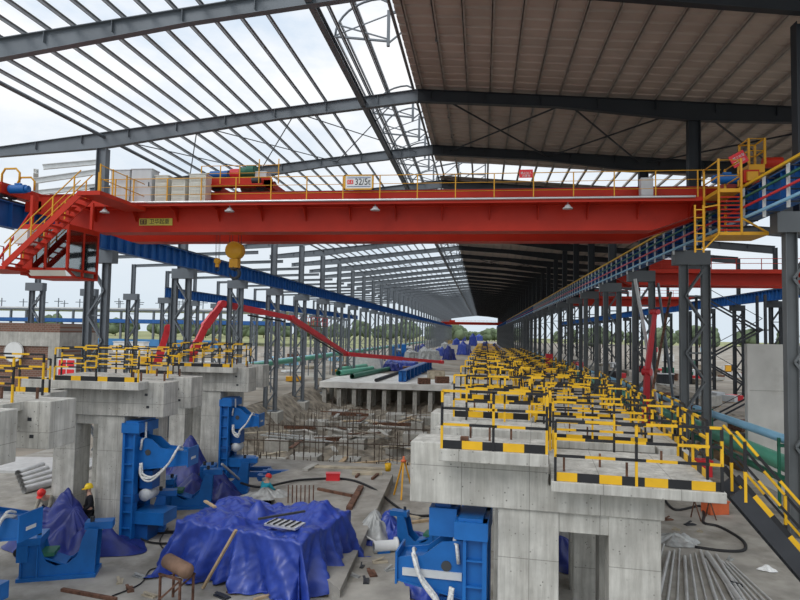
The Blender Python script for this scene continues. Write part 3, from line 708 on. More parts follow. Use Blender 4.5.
    text('\u7981\u6b62\u653b\u767b', 'lettering', .12, M['white'], rn, (sx_, sy_ - .075, H + 7.18), (PI / 2, -.5, 0)); text('\u6ce8\u610f\u5b89\u5168', 'lettering', .12, M['white'], rn, (sx_ + .03, sy_ - .075, H + 7.0), (PI / 2, -.5, 0))
    return t
crane = make_crane()
# electrical cabinets standing on the crane walkway
def cabinet(u0, u1, v0, mt, lab, ribs):
    y = CY - .85; a, b = py(u0, 200, y), py(u1, 200, y); zt = py((u0 + u1) / 2, v0, y).z; z0 = H + 5.64; w = b.x - a.x
    t = thing('electrical_cabinet', lab, 'cabinet', (a.x, y, z0), group='cabinets on the crane walkway')
    MB().box(0, w, 0, .62, 0, zt - z0).build('cabinet_body', M[mt], t, bevel=.012)
    h = zt - z0
    if ribs:
        m = MB()
        for k in range(4):
            for j in range(10): m.box(.05 + j * (w - .1) / 10, .05 + (j + .6) * (w - .1) / 10, -.02, 0, .08 + k * h / 4.2, .08 + k * h / 4.2 + h / 6)
        m.build('ventilation_grille', M['cream'], t)
    else:
        MB().box(.04, w - .04, -.018, 0, .05, h - .05).build('door', M[mt], t); MB().box(w - .14, w - .1, -.05, -.018, h * .5, h * .62).build('handle', M['dsteel'], t)
    MB().box(-.03, w + .03, -.03, .65, h, h + .04).build('rain_cap', M[mt], t)
cabinet(109.5, 129, 170.5, 'cab', 'tall light grey cabinet on the crane walkway, nearest the cab stair', False)
cabinet(130.5, 151, 169.5, 'cab', 'widest tall light grey cabinet on the crane walkway, second from the cab stair', False)
cabinet(154.5, 167.5, 176, 'cream', 'cream ribbed resistor cabinet beside the tall grey cabinets on the crane', True)
cabinet(171, 184.5, 179.5, 'cream', 'lowest cream ribbed resistor cabinet, in the middle of three on the crane', True)
cabinet(188.5, 205, 174.5, 'cream', 'cream ribbed resistor cabinet next to the red hoist trolley on the crane', True)
# hoist trolley
def trolley():
    x0, x1 = -12.9, -9.75; z0 = H + 6.43
    t = thing('hoist_trolley', 'red hoist trolley with coloured motors riding on top of the crane girders', 'trolley', (x0, CY, z0))
    W = x1 - x0
    fr = MB().box(0, W, .1, .5, .25, .75).box(0, W, 3.2, 3.6, .25, .75).box(0, .3, .1, 3.6, .25, .6).box(W - .3, W, .1, 3.6, .25, .6).box(.2, W - .2, -.3, .15, .2, .28); fr.build('trolley_frame', M['red'], t)
    for x in (.5, W - .5):
        for y in (.38, 3.38): MB().lathe([(0, -.07), (.22, -.07), (.26, -.09), (.22, -.05), (.22, .07), (0, .07)], (x, y, .26), 16, ax='y').build('wheel', M['dsteel'], t)
    MB().tube((.3, 1.0, .95), (1.9, 1.0, .95), .32, 18).build('hoist_drum', M['blue2'], t)
    MB().tube((.9, 2.4, .9), (2.6, 2.4, .9), .34, 18).build('hoist_drum', M['rust'], t)
    MB().tube((.15, .45, 1.05), (1.0, .45, 1.05), .24, 14).box(.3, .8, .3, .6, .75, .9).build('hoist_motor', M['blue'], t)
    MB().tube((1.95, .5, 1.25), (2.3, .5, 1.25), .38, 18).tube((1.6, .5, 1.2), (1.95, .5, 1.2), .3, 14).build('hoist_motor', M['dgreen'], t)
    MB().tube((1.15, .5, 1.1), (1.6, .5, 1.1), .32, 16).build('brake_drum', M['red2'], t)
    MB().box(2.35, 2.9, .3, .9, .75, 1.2).build('gearbox', M['cab'], t)
    MB().tube((2.4, -.1, .5), (2.75, -.1, .5), .2, 14).build('travel_motor', M['dsteel'], t)
    hr = MB().tube((.0, -.28, 1.35), (W + .6, -.28, 1.35), .02, 6).tube((0, -.28, .9), (W + .6, -.28, .9), .016, 6)
    o = hr.build('handrail', M['amber'], t)
    for k in range(5): MB().box(k * .92 - .02, k * .92 + .02, -.3, -.26, .25, 1.7 if k > 2 else 1.35).build('rail_post', M['amber'], o)
    t.scale = (1, 1, .78)
trolley()
def hook_block(u, vt, vb, s, lab, drop):
    p = py(u, vt, CY + 1.85); q = py(u, vb, CY + 1.85); h = p.z - q.z
    t = thing('hook_block_hanging', lab, 'crane hook', (p.x, CY + 1.85, q.z))
    r = h * .23
    MB().lathe([(0, -.16 * h), (r * .9, -.16 * h), (r, -.12 * h), (r, .12 * h), (r * .9, .16 * h), (0, .16 * h)], (0, 0, h - r), 22, ax='y').build('sheave_housing', M['amber'], t)
    MB().box(-r * .5, r * .5, -.1 * h, .1 * h, h * .32, h * .55).build('block_cheek', M['amber'], t)
    MB().lathe([(0, h * .26), (r * .45, h * .26), (r * .45, h * .34), (0, h * .34)], (0, 0, 0), 12).build('swivel', M['dsteel'], t)
    k = .17 * h; c = (0, 0, k)
    pts = [(0, 0, h * .30), (0, 0, k * 1.55)] + [(k * .78 * math.sin(a), 0, k + k * .78 * math.cos(a)) for a in [0.1 + j * .38 for j in range(13)]]
    MB().path(pts, [h * .05] * 9 + [h * .045, h * .04, h * .035, h * .03, h * .02, h * .01], 8).build('hook', M['dsteel'], t)
    for dx in (-r * .7, -r * .35, r * .35, r * .7): MB().tube((dx, 0, h - r * .6), (dx, 0, H + 6.6 - q.z), .012 * s, 5).build('wire_rope', M['dsteel'], t)
hook_block(235.5, 242, 280, 1.2, 'big yellow crane hook block hanging below the red crane', 0)
hook_block(217.5, 258, 271.5, .8, 'small yellow auxiliary hook hanging beside the big hook block', 0)
# other cranes further off
def far_crane(x0, x1, y, zr, lab, mt='red'):
    t = thing('overhead_crane', lab, 'crane', ((x0 + x1) / 2, y, zr)); W = (x1 - x0) / 2
    for yy in (0, 2.6):
        mb = MB().prism([(-W, .2), (-W + 2.2, -.95), (W - 2.2, -.95), (W, .2), (W, .55), (-W, .55)][::-1], 'y', yy, yy + .7); mb.build('girder', M[mt], t)
    wk = MB().box(-W + .5, W - .5, -.95, -.05, .12, .5).build('walkway', M[mt], t)
    for z in (1.05, 1.5): MB().bar((-W + .5, -.93, z), (W - .5, -.93, z), .05, .05).build('handrail', M[mt], wk)
    k = -W + .5
    while k < W: MB().box(k - .03, k + .03, -.95, -.9, .5, 1.5).build('rail_post', M[mt], wk); k += 2.2
    for s in (-1, 1): MB().box(s * W - .3, s * W + .3, -1.5, 4.6, .15, .65).build('end_carriage', M[mt], t)
    MB().box(-W + 4, -W + 7, -.2, 3.5, .6, 1.5).build('trolley_frame', M[mt], t)
far_crane(XR + .75, 32.8, 62, ZS + 1.35, 'red overhead crane in the covered aisle, seen through the lattice columns')
far_crane(XR + .75, 32.8, 104, ZS + 1.35, 'smaller looking red overhead crane further down the covered aisle')
far_crane(XCL, XCR, 345, ZS + 1.35, 'tiny distant red overhead crane near the far end of the hall')
# ================================================================== guard rails, pier rows
YB2 = [M['yel'], M['blk']]
def railing(name, pts, z, hh=1.05, tb=(.37, .37), toe=True, seg=.5, lab=None, group=None, w=.045, pitch=1.1, root=None, ph=0):
    """guard rail along pts (x, y) at height z, in the frame of the thing"""
    t = thing(name, lab, 'guard rail', (pts[0][0], pts[0][1], z), group=group)
    ox, oy = pts[0]
    k = ph
    for a, b in zip(pts[:-1], pts[1:]):
        a = Vector((a[0] - ox, a[1] - oy, 0)); b = Vector((b[0] - ox, b[1] - oy, 0)); L = (b - a).length; n = max(1, round(L / pitch))
        for i in range(n + 1):
            if i == 0 and a.length > 1e-6: continue
            p = a.lerp(b, i / n); MB().striped(p, p + Vector((0, 0, hh)), w, w, .42, (i + k) % 2).build('post', YB2, t)
        for j, zz in enumerate((hh, hh * .70, hh * .42)):
            MB().striped(a + Vector((0, 0, zz)), b + Vector((0, 0, zz)), w, w, seg, (j + k) % 2).build(('top_rail', 'mid_rail', 'mid_rail')[j], YB2, t)
        if toe:
            m = MB(); s_ = 0; j = (k + 1) % 2; dd = (b - a) / L
            while s_ < L - 1e-4:
                e_ = min(L, s_ + tb[j]); m.bar(a + dd * s_ + Vector((0, 0, .08)), a + dd * e_ + Vector((0, 0, .08)), .012, .15, j); s_ = e_; j = 1 - j
            m.build('toe_board', YB2, t)
        k += 1
    return t
def attach(o, base, rz):
    """put a thing given in pier coordinates at the pier's place"""
    c, s = math.cos(rz), math.sin(rz); x, y, z = o.location
    o.location = (base[0] + c * x - s * y, base[1] + s * x + c * y, base[2] + z); o.rotation_euler = (0, 0, rz)
def row_clone(o, base0, rz0, base, lab, group=None):
    c, s = math.cos(rz0), math.sin(rz0); d = o.location - Vector(base0)
    return clone(o, loc=Vector(base) + d, label=lab, group=group)

RZ = math.radians(-5)
def make_pier(name='concrete_pier'):
    t = thing(name, None, 'concrete pier', kind='thing'); cm = M['conc']
    cb = MB().prism([(-2.62, 3.78), (1.95, 3.78), (1.95, 4.26), (-.04, 4.26), (-.04, 4.92), (-2.62, 4.92)][::-1], 'y', .5, 1.5); cb.build('crossbeam', cm, t, bevel=.02)
    MB().prism([(-2.45, 3.85), (1.9, 3.85), (1.9, 4.26), (-.04, 4.26), (-.04, 4.95), (-2.45, 4.95)][::-1], 'y', 2.35, 3.3).build('crossbeam', cm, t, bevel=.02)
    for y0, y1 in ((.56, 1.42), (2.4, 3.25)):
        for x0, x1 in ((-.95, .15), (1.02, 1.90)): MB().box(x0, x1, y0, y1, 0, 3.78 if y0 < 1 else 3.85).build('leg', cm, t, bevel=.02)
        MB().box(.15, 1.02, y0 + .05, y1 - .05, 3.42, 3.78).build('lintel', cm, t)
    MB().box(-2.0, -.05, 0, .52, 4.68, 4.90).build('bracket_slab', cm, t, bevel=.015)
    MB().box(.0, 2.82, 0, 3.3, 4.27, 4.45).build('platform_slab', cm, t, bevel=.015)
    for x, y, z in ((-1.55, 1.25, 4.92), (-1.15, 1.0, 4.92), (-.75, 1.3, 4.92), (.25, .9, 4.45), (.95, 1.5, 4.45), (1.35, .75, 4.45), (2.2, 2.2, 4.45)):
        MB().box(x - .02, x + .02, y - .02, y + .02, z, z + .26).build('anchor_bolt', M['rust'], t)
    MB().box(-1.7, -1.55, .8, .95, 4.92, 5.0).build('embedded_plate', M['rust'], t)
    return t
def make_stair(L, drop, lab):
    t = thing('access_stair', lab, 'stair', kind='thing'); a0 = math.atan2(drop, L)
    for y in (0, .75): MB().bar((0, y, 0), (L, y, -drop), .04, .27).build('stringer', M['dsteel'], t)
    n = int(drop / .2)
    for k in range(1, n):
        x = L * k / n; z = -drop * k / n; MB().box(x - .13, x + .13, .02, .73, z - .02, z + .015).build('tread', M['dsteel'], t)
    for y in (0, .75):
        h = MB().striped((0, y, 1.0), (L, y, -drop + 1.0), .045, .045, .5, 0).build('handrail', YB2, t)
        MB().striped((0, y, .6), (L, y, -drop + .6), .04, .04, .5, 1).build('mid_rail', YB2, h)
        MB().striped((0, y, .26), (L, y, -drop + .26), .012, .10, .4, 1).build('toe_board', YB2, h)
        for k in range(5):
            f = (k + .15) / 4.4; MB().striped((L * f, y, -drop * f), (L * f, y, -drop * f + 1.0), .045, .045, .5, k % 2).build('post', YB2, h)
    return t
BASE0 = (1.22, 11.25, 0); PITCHY = 4.4
DECK = []
def clone_deck(base):
    if any(abs(b - base[1]) < .1 for b in DECK): return
    DECK.append(base[1]); n = len(DECK)
    o = MB().box(2.9, 3.56, 0, 4.38, 4.22, 4.38).build('walkway_slab', M['conc'], loc=base, rz=RZ); tag(o, f'narrow concrete walkway slab beside the low platform, {ORD[n]} row', 'walkway', 'side walkway slabs', kind='thing')
def rows():
    piers = make_pier(); proto = [piers]
    names = [('pier', piers)]
    fr = railing('guard_railing', [(-1.95, .06), (-.08, .06)], 4.90); names.append(('striped guard rail at the edge of the raised slab', fr))
    lo = railing('guard_railing', [(.07, .06), (2.76, .06)], 4.45, ph=1, pitch=1.4); names.append(('striped guard rail along the front of the low platform', lo))
    bk = railing('guard_railing', [(.1, 3.22), (2.72, 3.22)], 4.45, pitch=1.4, toe=False); names.append(('striped guard rail along the back of the low platform', bk))
    sd = railing('guard_railing', [(2.76, .98), (2.76, 3.15)], 4.45, ph=1); names.append(('striped guard rail on the stair side of the low platform', sd))
    rb = railing('guard_railing', [(-1.9, 3.6), (-.1, 3.6)], 4.95, ph=1, toe=False); names.append(('striped guard rail behind the rear crossbeam', rb))
    sh = railing('guard_railing', [(-.02, .2), (-.02, 2.3)], 4.95, toe=False, hh=1.0); names.append(('striped guard rail at the step between slab and platform', sh))
    MB().box(-2.0, -.05, 3.35, 3.75, 4.72, 4.94).build('bracket_slab', M['conc'], piers)
    wk = railing('guard_railing', [(3.5, .15), (3.5, 4.3)], 4.38, ph=1, pitch=1.4); names.append(('striped guard rail on the outer edge of the side walkway', wk))
    st = make_stair(3.75, 4.45, None); st.location = (3.0, .12, 4.45); names.append(('dark steel stair with striped handrails going down from the low platform', st))
    for _, o in names: attach(o, BASE0, RZ)
    wk0 = wk
    grp = {}
    for n in range(14):
        base = (BASE0[0] + .02 * n, BASE0[1] + PITCHY * n, 0)
        for k, (what, o) in enumerate(names):
            if (n and k == 8) or (n == 0 and k == 7) or (k == 7 and n > 12): continue
            if n > 4 and k in (5, 6): continue
            if n > 7 and k in (3, 7): continue
            if k == 0:
                lab = f'grey concrete pier of the railed row on the covered side, {ORD[n]} from the camera' if n < 9 else 'distant grey concrete pier far down the railed row'
            else:
                lab = f'{what}, {ORD[n]} row' if n < 7 else f'distant {what}'
            c = o if n == 0 or (k == 7 and n == 1) else row_clone(o, BASE0, RZ, base, lab)
            if k == 7 and n == 1: c.location = c.location + Vector(base) - Vector(BASE0); w_loc = Vector(base)
            elif k == 7: c.location = wk.location + Vector(base) - w_loc
            c['label'] = lab
            if n == 1: clone_deck(base)
            elif 1 < n < 8: clone_deck(base)
            c['group'] = 'piers of the railed row' if k == 0 else ('stairs off the railed row' if k == 8 else 'guard rails of the covered-side row')
rows()

# ---- piers of the opposite row
def make_lpier(legs=((-3.95, -3.15), (-2.35, -1.4))):
    t = thing('concrete_pier', None, 'concrete pier', kind='thing'); cm = M['conc']
    MB().box(-5.2, 0, 0, 1.0, 4.06, 5.2).build('crossbeam', cm, t, bevel=.02); MB().box(-5.2, -.1, 2.15, 3.1, 4.1, 5.22).build('crossbeam', cm, t, bevel=.02)
    for y0, y1 in ((.08, .92), (2.25, 3.0)):
        for x0, x1 in legs: MB().box(x0, x1, y0, y1, 0, 4.1).build('leg', cm, t, bevel=.02)
        MB().box(legs[0][1], legs[1][0], y0 + .05, y1 - .05, 3.75, 4.08).build('lintel', cm, t)
    MB().box(-3.6, -.55, -.62, 0, 4.98, 5.24).build('bracket_slab', cm, t, bevel=.015)
    MB().box(-5.2, -3.0, -1.5, -.64, 4.70, 4.92).box(-5.1, -3.6, -.7, .0, 4.70, 4.92).build('platform_slab', cm, t, bevel=.015)
    for x, y in ((-1.4, .5), (-1.0, .3), (-.8, 2.6), (-1.6, 2.4), (-.35, .65)): MB().box(x - .025, x + .025, y - .025, y + .025, 5.2, 5.5).build('anchor_bolt', M['rust'], t)
    for y0 in (0, 2.15):
        for x, z in ((-.55, 4.35), (-.62, 4.75), (-1.3, 4.95)): MB().box(x - .05, x + .05, y0 - .012, y0 + .01, z, z + .08).build('form_tie_hole', M['dsteel'], t)
    return t
LP = [(-9.95, 9.0, 0), (-10.0, 11.4, 0), (-10.4, 19.4, 0), (-10.9, 28.2, 0)]
def lrows():
    p = make_lpier(); q = make_lpier(((-6.2, -5.4), (-5.0, -4.1)))
    r = [(p, 'pier'),
         (railing('guard_railing', [(-3.55, -.56), (-.6, -.56)], 5.24, pitch=1.5, tb=(.34, .6)), 'guard rail on the bracket slab'),
         (railing('guard_railing', [(-5.15, -1.44), (-3.05, -1.44)], 4.92, ph=1, tb=(.34, .6)), 'guard rail on the lower slab'),
         (railing('guard_railing', [(-5.1, 1.9), (-.9, 1.9)], 5.2, ph=1, pitch=1.4, toe=False), 'guard rail between the paired crossbeams'),
         (railing('guard_railing', [(-5.1, 3.3), (-1.2, 3.3)], 5.22, pitch=1.4, toe=False), 'guard rail behind the paired crossbeams')]
    MB().box(-5.2, -.8, 1.5, 2.15, 5.0, 5.2).box(-5.2, -1.1, 3.1, 3.5, 5.0, 5.22).build('bracket_slab', M['conc'], p)
    MB().box(-5.2, -.8, 1.5, 2.15, 5.0, 5.2).box(-5.2, -1.1, 3.1, 3.5, 5.0, 5.22).build('bracket_slab', M['conc'], q)
    local = [o.location.copy() for o, _ in r]
    w = ['', 'nearest the camera', 'second from the camera, where a worker stands', 'farthest, at the pit edge']
    w2 = ['', 'nearest pier', 'middle pier', 'farthest pier']
    for n, b in enumerate(LP):
        if n == 0: continue
        for k, (o, lab) in enumerate(r):
            c = (q if k == 0 else o) if n == 1 else (p if n == 2 else clone(p)) if k == 0 else clone(o)
            c.location = Vector(b) + local[k]
            c['label'] = f'bulky concrete pier beside the blue machines, {w[n]}' if k == 0 else f'striped {lab} of the {w2[n]} beside the blue machines'
            c['group'] = 'piers beside the blue machines' if k == 0 else 'guard rails beside the blue machines'
lrows()
# ================================================================== blue machinery, tarpaulins, site clutter
def N3(x, y, z=0.): return noise.noise(Vector((x, y, z)))
def bracket_machine(lab, loc, rz, L=2.4, zarm=2.85, top=3.75, mir=1):
    """guide frame fixed to a pier leg with a tapered arm reaching out along +x"""
    t = thing('guide_arm_machine', lab, 'machine', loc, rz, group='blue guide arm machines')
    b, b2 = M['blue'], M['blue2']
    for y in (-.42, .42):
        m = MB().box(.02, .10, y - .14, y + .14, 0, top).box(.10, .40, y - .02, y + .02, 0, top).box(.40, .46, y - .14, y + .14, .0, top)
        for k in range(7): m.box(.1, .4, y - .12, y + .12, .4 + k * top / 7.4, .43 + k * top / 7.4)
        m.build('guide_post', b, t)
    MB().box(.0, .62, -.62, .62, top - .32, top).box(.1, .55, -.55, .55, top, top + .06).build('head_plate', b, t)
    MB().box(0, .5, -.5, .5, 1.25, 1.5).build('cross_tie', b2, t)
    # tapered arm: two cheeks, top and bottom flange, end plate
    zt, zb = zarm + .34, zarm - .34
    m = MB()
    for y in (-.3, .3):
        m.prism([(.46, zb - .12), (L, zb + .12), (L, zt - .14), (1.25, zt - .06), (.9, zt + .22), (.46, zt + .28)], 'y', y - .02, y + .02)
    m.bar((.46, 0, zb - .12), (L, 0, zb + .12), .7, .03).bar((1.25, 0, zt - .16), (L, 0, zt - .2), .58, .03)
    m.build('arm', b, t)
    e = MB().box(L, L + .04, -.38, .38, zb + .05, zt - .02).build('end_plate', b, t); MB().box(L + .04, L + .05, -.16, .16, zarm - .08, zarm + .0).build('data_plate', M['cab'], e)
    MB().tube((.8, -.335 * mir, zarm + .12), (.8, -.30 * mir, zarm + .12), .1, 14).build('pivot_pin', M['dark'], t)
    h = [(L - .30, -.08, zt - .10), (L - .34, -.34, zt - .02), (L - .50, -.46, zarm - .05), (L - .82, -.50, zarm - .42), (max(1.0, L - 1.15), -.52, zarm - .62), (.74, -.50, zarm - .52), (.66, -.46, zarm - .20)]
    for k in range(5): MB().hose([(x + .03 * math.sin(k * 2.1 + q), (y - .022 * k) * mir, z + .05 * math.cos(k * 1.7 + q * .6) - .02 * k) for q, (x, y, z) in enumerate(h)], .032).build('hose', M['hose'], t)
    MB().path([(.62, -.2 * mir, top + .0), (.66, -.25 * mir, top - .5), (.6, -.36 * mir, zarm + .55), (.56, -.36 * mir, zarm + .2)], .04, 6).build('hose', M['hose'], t)
    MB().box(.5, .95, -.25, .25, zb - .75, zb - .15).build('roll_housing', b2, t)
    MB().lathe([(0, -.3), (.2, -.3), (.2, .3), (0, .3)], (.72, 0, zb - .95), 16, ax='y').build('roll', M['cab'], t)
    MB().box(.42, 1.5, -.45, .45, .55, .95).build('lower_arm', b, t); MB().box(.4, .9, -.35, .35, .0, .55).build('foot_block', b2, t)
    if mir < 0:
        MB().box(.62, 1.15, -.4, .3, zt + .32, zt + .85).box(.7, 1.0, -.55, -.4, zt + .2, zt + .6).build('clamp_block', b, t); MB().box(.75, 1.05, -.3, .2, zt + .85, zt + 1.1).build('clamp_head', b2, t)
        MB().box(.5, L - .1, .30, .36, zarm - .12, zarm + .02).build('slide_bar', M['cab'], t)
    return t
bracket_machine('blue guide arm machine on the front pier of the railed row, with white hoses', (BASE0[0] - 1.03, BASE0[1] + 1.1, 0), PI + RZ, 1.75, 2.45, 3.5, -1)
bracket_machine('nearest blue guide arm machine, standing below the nearest bulky pier', (-12.6, 13.3, 0), .0, 2.3, 2.42, 3.7)
bracket_machine('blue guide arm machine on the concrete pier where the worker stands', (-11.78, 19.9, 0), .0, 2.2, 2.75, 3.85)
bracket_machine('blue guide arm machine on the farthest pier at the pit edge', (-12.27, 28.7, 0), .0, 1.85, 2.72, 3.7)

def cradle(lab, loc, rz, s=1.0):
    t = thing('roll_cradle', lab, 'machine', loc, rz, group='blue roll cradles'); b = M['blue']
    MB().box(-1.0 * s, 1.0 * s, -.42 * s, .42 * s, 0, .10 * s).build('base_plate', b, t)
    prof = [(-.95, .1), (.95, .1), (1.0, 1.30), (.72, 1.34), (.60, 1.05), (.50, .62), (.25, .40), (-.05, .36), (-.30, .50), (-.42, .80), (-.45, 1.0), (-.95, 1.0)]
    for y in (-.34, .30): MB().prism([(x * s, z * s) for x, z in prof], 'y', y * s, (y + .05) * s).build('side_plate', b, t)
    m = MB()
    for x in (-.9, -.5): m.box((x - .02) * s, (x + .02) * s, -.4 * s, .4 * s, .1 * s, .95 * s)
    m.bar((.66 * s, 0, .1 * s), (.82 * s, 0, 1.2 * s), .05 * s, .6 * s, up=(0, 1, 0)); m.bar((-.42 * s, 0, .62 * s), (.2 * s, 0, .36 * s), .6 * s, .05 * s); m.build('cross_web', b, t)
    MB().box(-1.0 * s, -.42 * s, -.44 * s, .42 * s, .98 * s, 1.18 * s).box(-1.0 * s, -.72 * s, -.46 * s, -.1 * s, .55 * s, .98 * s).build('bearing_block', b, t)
    MB().box(.62 * s, 1.35 * s, -.2 * s, .2 * s, 1.26 * s, 1.46 * s).build('lever_arm', b, t)
    MB().box(-.6 * s, -.1 * s, -.3 * s, .3 * s, .62 * s, .72 * s).build('wedge_plate', M['dgreen'], t)
    for x, z in ((-.88, 1.18), (-.55, 1.18), (.8, 1.46)):
        MB().tube((x * s, -.1 * s, z * s), (x * s, -.1 * s, (z + .14) * s), .06 * s, 8).build('screw', M['dsteel'], t)
    MB().lathe([(0, -.40), (.12, -.40), (.12, .40), (0, .40)], (-.98 * s, 0, .8 * s), 12, ax='y').build('shaft', M['dsteel'], t)
    return t
g = pg(54, 578); cradle('nearest blue roll cradle on the floor, in front of the peaked blue tarpaulin', (g.x, g.y + .25, 0), math.radians(22), 1.0)
g = pg(136, 532); cradle('blue roll cradle between the peaked tarpaulin and the pier leg', (g.x, g.y, 0), math.radians(24), .95)
g = pg(186, 507); cradle('blue roll cradle behind, beside the dark heaped tarpaulin', (g.x, g.y, 0), math.radians(20), 1.0)
g = pg(225, 492); cradle('blue roll cradle at the foot of the farthest pier', (g.x, g.y, 0), math.radians(15), 1.0)
g = pg(428, 552); cradle('blue roll cradle half hidden by the front pier machine, by the silver tarpaulin', (g.x - .2, g.y + .2, 0), math.radians(170), .8)
g = pg(447, 596, 0); cradle('small blue roll cradle right below the white hoses of the front pier', (g.x, g.y, 0), math.radians(100), .7)

# ---- tarpaulins
def heap(name, lab, mt, loc, rx, ry, peaks, seed, rz=0, folds=9, amp=.12, cat='tarpaulin', group='tarpaulins'):
    """a sheet thrown over something: polar grid, peaks under it, radial folds"""
    nr, na = 26, 96; rnd = random.Random(seed); ph = [rnd.random() * 6.28 for _ in range(4)]
    def fn(s, t):
        a = t * 2 * PI; r = s ** .85
        edge = 1 + .16 * math.sin(2 * a + ph[0]) + .10 * math.sin(3 * a + ph[1]) + .07 * math.sin(7 * a + ph[2])
        x = rx * r * edge * math.cos(a); y = ry * r * edge * math.sin(a)
        z = 0
        for (px, py_, h, w) in peaks:
            d = math.hypot(x - px, y - py_) / w; z = max(z, h * max(0, 1 - d) ** 1.15 if False else h * math.exp(-(d ** 1.6)))
        fold = math.sin(folds * a + 2.2 * N3(x * .9, y * .9, seed) * 2 + ph[3])
        env = min(1, s * 2.0) * (1 - .35 * s)
        z += amp * env * (fold * .8 + .9 * N3(x * 2.2, y * 2.2, seed + 3)) + .05 * N3(x * 5, y * 5, seed)
        z = z * max(0, min(1, (1 - s) * 5)) + .02 + .05 * abs(N3(x * 3, y * 3, seed + 8)) * (s < 1)
        return (x, y, max(.015, z))
    o = MB().grid(nr, na, fn).build(name, mt, loc=loc, rz=rz); tag(o, lab, cat, group); return o
def box_tarp(name, lab, mt, loc, rz, a, b, h, seed, tops=(), hem=.25, spread=.35, group='tarpaulins', nx=150, ny=130):
    """a sheet draped over a boxy machine: creased top, hanging folded sides"""
    ea = a + h + spread; eb = b + h + spread
    def fn(s, t):
        u = (2 * s - 1) * ea; v = (2 * t - 1) * eb
        ex = max(abs(u) - a, 0); ey = max(abs(v) - b, 0); e = math.hypot(ex, ey)
        cx = max(-a, min(a, u)); cy = max(-b, min(b, v))
        def topz(x, y):
            z = h + .10 * N3(x * .9, y * .9, seed) + .16 * abs(N3(x * 1.7, y * 1.7, seed + 5)) + .13 * abs(N3(x * 3.4, y * 3.4, seed + 6)) + .05 * abs(N3(x * 7, y * 7, seed + 7))
            for (px, py_, hh, w) in tops: z += hh * math.exp(-((x - px) ** 2 + (y - py_) ** 2) / (w * w))
            return z
        zt = topz(cx, cy)
        if e < 1e-6:
            z = zt; return (u, v, z)
        nxn = (ex / e) * (1 if u > 0 else -1); nyn = (ey / e) * (1 if v > 0 else -1)
        per = math.atan2(v / eb, u / ea) * (a + b) * 1.1
        f = min(1, e / h)
        fold = math.sin(per * 4.2 + 2.4 * N3(per * .8, 0, seed) + .8 * N3(per, e * .8, seed + 1)) + .5 * math.sin(per * 9.5 + 3 * N3(per * .5, 3, seed))
        crease = N3(cx * 1.8 + nxn, cy * 1.8 + e * 1.2, seed + 2) + .5 * abs(N3(cx * 4 + e * 2.5, cy * 4 - e * 3, seed + 4))
        out = .05 + .26 * f * f + .19 * f * fold + .24 * crease * f
        limit = zt - .015 + hem * 0
        drop = e * (.93 + .05 * N3(per * .7, 1, seed)) + .12 * f * N3(per * .35, 7, seed)
        if drop > limit:
            out += (drop - limit) * .85; z = .02 + .06 * abs(N3(cx * 3 + e * 2, cy * 3, seed)) + .03 * max(0, fold) 
        else: z = zt - drop
        return (cx + nxn * out, cy + nyn * out, max(.015, z))
    o = MB().grid(nx, ny, fn).build(name, mt, loc=loc, rz=rz); tag(o, lab, 'tarpaulin', group); return o
# the big one on the deck
A, B_, D_ = pg(333, 594), pg(190, 552), pg(352, 540)
cx = -3.7; cy = 19.6
c0 = (pg(265, 560, .5) + pg(250, 560, .5)) * .5
BT = box_tarp('blue_tarpaulin', 'largest bright blue tarpaulin, draped over a long machine in the middle of the floor', M['tarp'], (c0.x - .05, c0.y + .75, 0), math.radians(-15), 2.05, 1.4, 1.42, 3.1, tops=((-1.5, .5, .34, .5), (-1.2, -.7, .22, .35), (-.35, .1, .42, .28), (-.45, -.9, .25, .3), (1.2, .9, .38, .6), (1.7, -.6, .12, .4), (.5, -.2, -.25, .6)), spread=.2)
p = pg(285, 523, 1.66)
t = thing('ribbed_panel', 'pale ribbed panel showing through the opening on top of the largest blue tarpaulin', 'panel', (p.x, p.y, 1.66), math.radians(-14))
MB().box(-.5, .5, -.28, .28, -.06, .0).build('panel_face', M['alu'], t)
for k in range(5): MB().box(-.42 + k * .19, -.39 + k * .19, -.27, .27, 0, .03).build('rib', M['dsteel'], t)
o = MB().bar((0, 0, 0), (1.15, .55, .12), .07, .05).build('dark_plank', M['dsteel'], loc=pg(258, 519, 1.9)); tag(o, 'short dark plank lying on the largest blue tarpaulin', 'plank')
p, q2 = pg(203, 588, .04), pg(236, 530, 1.8)
o = MB().bar((0, 0, 0), tuple(q2 - p), .075, .06).build('timber_pole', M['wood'], loc=p); tag(o, 'pale timber pole leaning on the front of the largest blue tarpaulin', 'pole')
o = MB().bar((0, 0, 0), (.55, -.5, -.02), .09, .05).build('timber_stick', M['wood'], loc=pg(205, 501, 1.78)); tag(o, 'short timber stick lying on the far corner of the largest blue tarpaulin', 'stick')
# peaked tarpaulin by the near cradle and the others along that line
g = pg(92, 556)
heap('blue_tarpaulin', 'peaked dark blue tarpaulin behind the nearest blue cradle, like a tent', M['tarpd'], (g.x - 1.1, g.y + .6, 0), 2.0, 1.35, ((-.4, .2, 1.72, .72), (-.95, -.05, 1.15, .75), (0, .1, 1.25, .6), (1.3, -.35, .75, .65), (.7, -.25, .8, .5)), 4, folds=11, amp=.14)
g = pg(186, 482)
heap('blue_tarpaulin', 'small peaked dark tarpaulin under the arm of the worker-side machine', M['tarpd'], (g.x, g.y, 0), 1.6, 1.3, ((0.1, .1, 2.1, .75), (-.8, -.1, 1.0, .6)), 9, folds=9, amp=.12)
g = pg(208, 497)
heap('blue_tarpaulin', 'low crumpled dark blue tarpaulin beside the cradle at the farthest pier', M['tarpd'], (g.x, g.y, 0), 1.7, 1.3, ((.3, .2, 1.1, .6), (-.6, 0, .9, .6), (.9, -.4, .7, .5)), 12, folds=8, amp=.15)
g = pg(383, 540)
